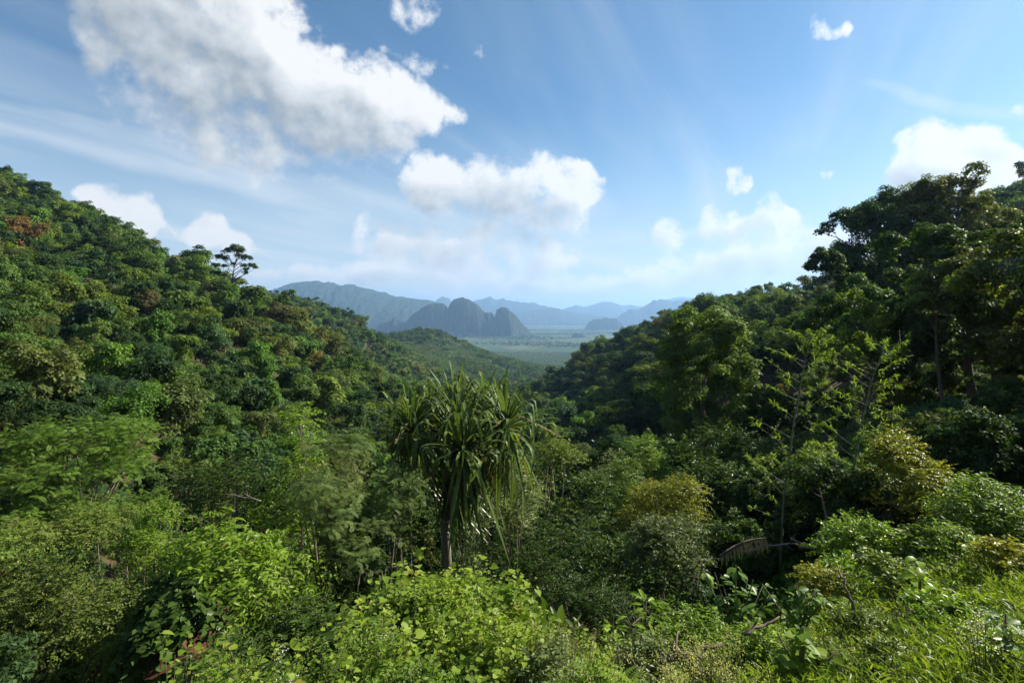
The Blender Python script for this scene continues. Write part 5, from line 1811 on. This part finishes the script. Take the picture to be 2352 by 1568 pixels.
# ------------------------------------------------------------------ plants with leaves large enough to single out
def broad_plant(name, label, px, d, top, seed, n, size, meshes, spread, droop=.3, cat='plant', stem_h=None, narrow=None, whorl=False):
    rng = np.random.default_rng(seed)
    x, y, gz = at(px, d)
    h = EYE + (HZ - top) / F * d - gz
    t = thing(name, label, cat, (x, y, gz))
    gs = Geo()
    k_st = max(2, n // 14)
    tips = [np.array([rng.normal() * spread * .5, rng.normal() * spread * .4, h * rng.uniform(.6, .95)]) for _ in range(k_st)]
    tips[0] = np.array([0, 0, h * .95])
    for tp in tips:
        gs.tube([(0, 0, -.1), tp * [.4, .4, .55], tp], [.016, .012, .006], 5)
    link('stem', gs.build('stem', STEM, True), t)
    for i in range(n):
        tp = tips[i % k_st]
        f = rng.uniform(.35, 1.0) if not whorl else rng.uniform(.85, 1)
        p = tp * [f * f, f * f, f]
        a_ = i * 2.4 + rng.normal() * .3
        e_ = rng.uniform(-.5, .5) if not whorl else rng.uniform(-.1, .7)
        ax = np.array([math.cos(a_), math.sin(a_), e_ - droop * .5])
        sz = size * rng.uniform(.65, 1.2)
        leaf_object('leaf', meshes[int(rng.integers(len(meshes)))], t, p + ax * size * .25, ax, np.array([rng.normal() * .3, rng.normal() * .3 - .2, 1.0]), sz, None if narrow is None else sz * narrow)
    return t


broad_plant('broadleaf_shrub', 'broad-leaved shrub with drooping shiny leaves above the dead branches', 1690, 7.0, 1285, 601, 150, .15, BROAD_MESHES, .75, droop=.7, cat='shrub')
broad_plant('broadleaf_shrub', 'lower broad-leaved shrub right of the shiny drooping one', 1830, 6.4, 1330, 602, 100, .13, BROAD_MESHES, .6, droop=.6, cat='shrub')
broad_plant('broadleaf_shrub', 'pale broad-leaved vine shrub at the bottom right of the middle', 1845, 4.4, 1430, 603, 90, .11, [HEART_MESHES[0], HEART_MESHES[1], BROAD_MESHES[1], BROAD_MESHES[2]], .38, droop=.6, cat='shrub')
broad_plant('broadleaf_shrub', 'leafy plant cut by the bottom right corner', 2310, 3.8, 1400, 604, 60, .11, BROAD_MESHES, .38, droop=.5, cat='shrub')
broad_plant('sapling', 'young sapling with a few large bright green leaves above the grass', 2112, 6.2, 1275, 605, 13, .2, BIG_MESHES, .12, droop=.5)
broad_plant('rosette_plant', 'plant with a fan of narrow pointed leaves at the gully lip', 1484, 7.4, 1362, 606, 34, .22, BIG_MESHES, .22, droop=.2, narrow=.55, whorl=True)
broad_plant('rosette_plant', 'second fan-leaved plant with a lilac bloom below the first', 1408, 6.6, 1425, 607, 22, .17, BIG_MESHES, .22, droop=.2, narrow=.55, whorl=True)
broad_plant('large_leaved_climber', 'few big glossy leaves on the left shoulder of the mound', 885, 6.6, 1300, 608, 9, .26, BIG_MESHES, .25, droop=.6)
broad_plant('hanging_climber', 'climber with pale hanging leaves in front of the dark tree', 528, 9.6, 1150, 609, 8, .22, BIG_MESHES + HEART_MESHES[3:], .12, droop=1.2)


# ------------------------------------------------------------------ ferns and fronds
def fern(label, px, d, seed, n, size, mat, tmpl=FROND_FERN, name='fern', lift=.5, dz=0.0):
    rng = np.random.default_rng(seed)
    t = thing(name, label, 'fern', at(px, d, dz))
    ms = [mesh_from('frond', tmpl[0], tmpl[1], tmpl[2], mat, np.full(len(tmpl[2]), v)) for v in (.35, .6, .85)]
    for i in range(n):
        a_ = i * 2.4 + rng.normal() * .25
        e_ = rng.uniform(.2, 1.0) * lift * 1.6
        ax = np.array([math.cos(a_), math.sin(a_), e_])
        leaf_object('frond', ms[i % 3], t, ax * .05, ax, np.array([-math.cos(a_) * e_, -math.sin(a_) * e_, 1.0]), size * rng.uniform(.7, 1.15))
    return t


fern('dark fern with long fronds at the bottom left corner', 90, 5.0, 701, 14, .95, M_FERN, dz=.25)
fern('large bluish dark fern left of the lone vine shoots', 230, 5.2, 702, 16, 1.0, M_FERN, dz=.3)
fern('dark fern under the broad-leaved climber', 330, 6.0, 703, 14, .95, M_FERN, dz=.25)
fern('shaded fern at the left edge below the thicket', 10, 6.2, 704, 12, .9, M_FERN, dz=.3)
fern('bright yellow-green feathery seedling at the bottom edge of the mound', 1500, 3.9, 705, 7, .34, M_VINE, FROND_FINE, 'feathery_seedling', .5, dz=.25)
fern('feathery green seedling among the blossoms right of the mound', 1405, 4.3, 706, 7, .32, M_BAMBOO, FROND_FINE, 'feathery_seedling', .6, dz=.25)


# ------------------------------------------------------------------ blossoms
def blossom_weed(label, px, d, top, seed, heads, mat, rad, name='flowering_weed', leafy=True):
    rng = np.random.default_rng(seed)
    x, y, gz = at(px, d)
    h = max(EYE + (HZ - top) / F * d - gz, .2)
    t = thing(name, label, 'wildflower', (x, y, gz))
    gs, gf = Geo(), Geo()
    for k in range(heads):
        tip = np.array([rng.normal() * rad, rng.normal() * rad * .6, h * rng.uniform(.7, 1.0)])
        gs.tube([tip * [.3, .3, 0], tip * [.7, .7, .6], tip], [.004, .003, .002], 4)
        n = 34
        p = tip + rng.normal(size=(n, 3)) * [.035, .035, .028]
        gf.stamp(LEAF_RHOMB, p, unit(n, rng), unit(n, rng), rng.uniform(.008, .018, n), rng.random(n))
    link('stems', gs.build('stems', STEM), t)
    f = link('blossom', gf.build('blossom', mat), t)
    f['kind'] = 'stuff'
    return t


blossom_weed('clump of creamy yellow-green blossom at the bottom, left of the pale broad-leaved shrub', 1640, 4.3, 1470, 801, 46, M_CREAM, .22)
blossom_weed('creamy blossom clump right of the feathery seedlings', 1560, 4.0, 1505, 802, 34, M_CREAM, .18)
blossom_weed('faded brownish blossom heads on the right part of the mound', 1330, 4.9, 1440, 803, 30, M_DRY, .25)
blossom_weed('small white flower cluster in the middle of the mound', 885, 4.9, 1448, 804, 6, M_WHITE, .06)
blossom_weed('tiny white flowers near the bottom of the mound', 660, 4.3, 1480, 805, 5, M_WHITE, .08)
blossom_weed('white-budded flower stalks in the bottom right corner', 2262, 3.7, 1415, 806, 12, M_WHITE, .14)
blossom_weed('lilac flowers topping the climber-draped tree', 690, 13.6, 945, 807, 7, M_FLOWER, .22)


# ------------------------------------------------------------------ dead wood
def dead_branch(label, pts, r, seed, mat=DEADWOOD, twigs=3, name='fallen_branch', cat='branch'):
    rng = np.random.default_rng(seed)
    pts = [P(*q) for q in pts]
    b = np.array(pts[0])
    t = thing(name, label, cat, tuple(b))
    line = np.array(pts) - b
    s = np.linspace(0, 1, 9)
    tt = np.linspace(0, 1, len(line))
    ln = np.stack([np.interp(s, tt, line[:, k]) for k in range(3)], 1)
    ln[1:-1] += rng.normal(size=(7, 3)) * r * .8
    g = Geo()
    g.tube(ln, np.linspace(r, r * .45, 9) * rng.uniform(.85, 1.15, 9), 7)
    link('limb', g.build('limb', mat, True), t)
    for k in range(twigs):
        i = int(rng.integers(2, 8))
        g = Geo()
        L_ = np.linalg.norm(line[-1]) * rng.uniform(.15, .4)
        v = rng.normal(size=3) * [.7, .4, .5] + [0, 0, .4]
        v /= np.linalg.norm(v)
        g.tube([ln[i], ln[i] + v * L_ * .5 + rng.normal(size=3) * .04 * L_, ln[i] + v * L_], [r * .45, r * .3, r * .12], 5)
        link('twig', g.build('twig', mat, True), t)
    return t


dead_branch('thick fallen limb lying among the dead branches right of the gully', [(1835, 1255, 11.5), (1930, 1243, 11.2), (2010, 1275, 10.8)], .06, 901)
dead_branch('bare pole slanting up from the fallen branches', [(1860, 1260, 11.8), (1900, 1200, 11.8), (1882, 1120, 12)], .04, 902, twigs=1)
dead_branch('long pale stick crossing the fallen branches', [(1815, 1235, 11.4), (1880, 1262, 11), (1975, 1292, 10.6)], .03, 903, DEADWOOD, 2)
dead_branch('thin grey branch lying left under the bamboo', [(1700, 1268, 12), (1780, 1250, 11.8), (1850, 1246, 11.6)], .03, 904, BARK_PALE, 4)
dead_branch('dead log half buried at the bottom right of the mound', [(1520, 1520, 4.6), (1580, 1500, 4.5), (1660, 1478, 4.5)], .04, 905, DEADWOOD, 2)
dead_branch('bent brown stick rising out of the sunlit grass', [(1960, 1400, 5.2), (1945, 1345, 5.3), (1925, 1300, 5.5)], .016, 906, DEADWOOD, 1)
dead_branch('pale stick lying in the grass left of the bent one', [(1710, 1455, 5.0), (1750, 1432, 5.1), (1790, 1415, 5.2)], .02, 907, DEADWOOD, 1)
dead_branch('bare dry twigs sticking up at the gully lip', [(1420, 1450, 7.2), (1470, 1420, 7.4), (1580, 1400, 7.6)], .012, 908, BARK_PALE, 9)
dead_branch('long thin dead stem leaning across the dark gully', [(1600, 1360, 9), (1610, 1290, 9.4), (1560, 1190, 10)], .007, 909, DEADWOOD, 4)
dead_branch('broken brown branch slanting down left of the screw pine', [(855, 1120, 12.0), (828, 1090, 12.1), (805, 1065, 12.2)], .035, 910, DEADWOOD, 0)
dead_branch('bare white forked twig in front of the dark tree', [(600, 1150, 12.2), (560, 1140, 12.1), (515, 1133, 12)], .016, 911, BARK_PALE, 3)


def dead_frond():
    rng = np.random.default_rng(950)
    a, b = P(1655, 1275, 11), P(1760, 1235, 11.4)
    t = thing('dead_palm_frond', 'fallen dry palm frond with hanging leaflets at the gully edge', 'frond', tuple(a))
    g = Geo()
    u_ = np.linspace(0, 1, 8)[:, None]
    ln = (b - a) * u_ + np.array([0, 0, .10]) * np.sin(u_ * math.pi)
    g.tube(ln, np.linspace(.03, .012, 8), 6)
    link('rachis', g.build('rachis', DEADWOOD, True), t)
    n = 26
    me = mesh_from('leaflet', BLADE[0], BLADE[1], BLADE[2], M_DRY, np.full(3, .8))
    for i in range(n):
        f = (i + .5) / n
        p = np.array([np.interp(f, u_[:, 0], ln[:, k]) for k in range(3)])
        leaf_object('leaflet', me, t, p, np.array([rng.normal() * .15, -.35, -1.0]), np.array([.2, -1, .3]), rng.uniform(.22, .36), rng.uniform(.6, .9))


dead_frond()


# ------------------------------------------------------------------ red earth bank
def earth_bank():
    rng = np.random.default_rng(960)
    n, k = 26, 14
    c = P(352, 1440, 7.4)
    a = np.linspace(-1, 1, n)
    b = np.linspace(0, 1, k)
    A, B = np.meshgrid(a, b)
    nz = fractal((k, n), (4, 6), 4, rng) - .5
    X = c[0] + A * .55 + nz * .2
    Y = c[1] + .9 * B + .3 * A * A + nz * .35
    Z = c[2] - .6 + .55 * B ** .7 * (1 - .6 * A * A) + nz * .25
    V = np.stack([X, Y, Z], -1).reshape(-1, 3)
    i = np.arange(k - 1)[:, None] * n
    j = np.arange(n - 1)[None]
    q = np.stack([i + j, i + j + 1, i + n + j + 1, i + n + j], -1).reshape(-1, 4)
    o = link('earth_bank', mesh_from('earth_bank', V, q.ravel(), [4] * len(q), RED_SOIL, None, True))
    tag(o, 'bare red-brown earth bank showing through the leaves at the lower left', None, None, 'structure')


earth_bank()

# ------------------------------------------------------------------ the air
def build_haze():
    g = Geo()
    x, y0, y1, z0, z1 = 30000, -600, 17500, -12, 705
    v = [(a * x, b, c) for c in (z0, z1) for (a, b) in ((-1, y0), (1, y0), (1, y1), (-1, y1))]
    me = bpy.data.meshes.new('haze')
    me.from_pydata(v, [], [(0, 3, 2, 1), (4, 5, 6, 7), (0, 1, 5, 4), (1, 2, 6, 5), (2, 3, 7, 6), (3, 0, 4, 7)])
    m = bpy.data.materials.new('haze')
    m.use_nodes = True
    N, L = m.node_tree.nodes, m.node_tree.links
    N.clear()
    pv = N.new('ShaderNodeVolumePrincipled')
    pv.inputs['Color'].default_value = HAZE_COLOR
    pv.inputs['Density'].default_value = HAZE_DENSITY
    pv.inputs['Anisotropy'].default_value = .3
    out = N.new('ShaderNodeOutputMaterial')
    L.new(pv.outputs[0], out.inputs['Volume'])
    me.materials.append(m)
    o = link('haze', me)
    tag(o, 'thin blue haze filling the valley air', None, None, 'stuff')


HAZE_COLOR = (.36, .62, 1.0, 1)
HAZE_DENSITY = 1.0e-4
build_haze()
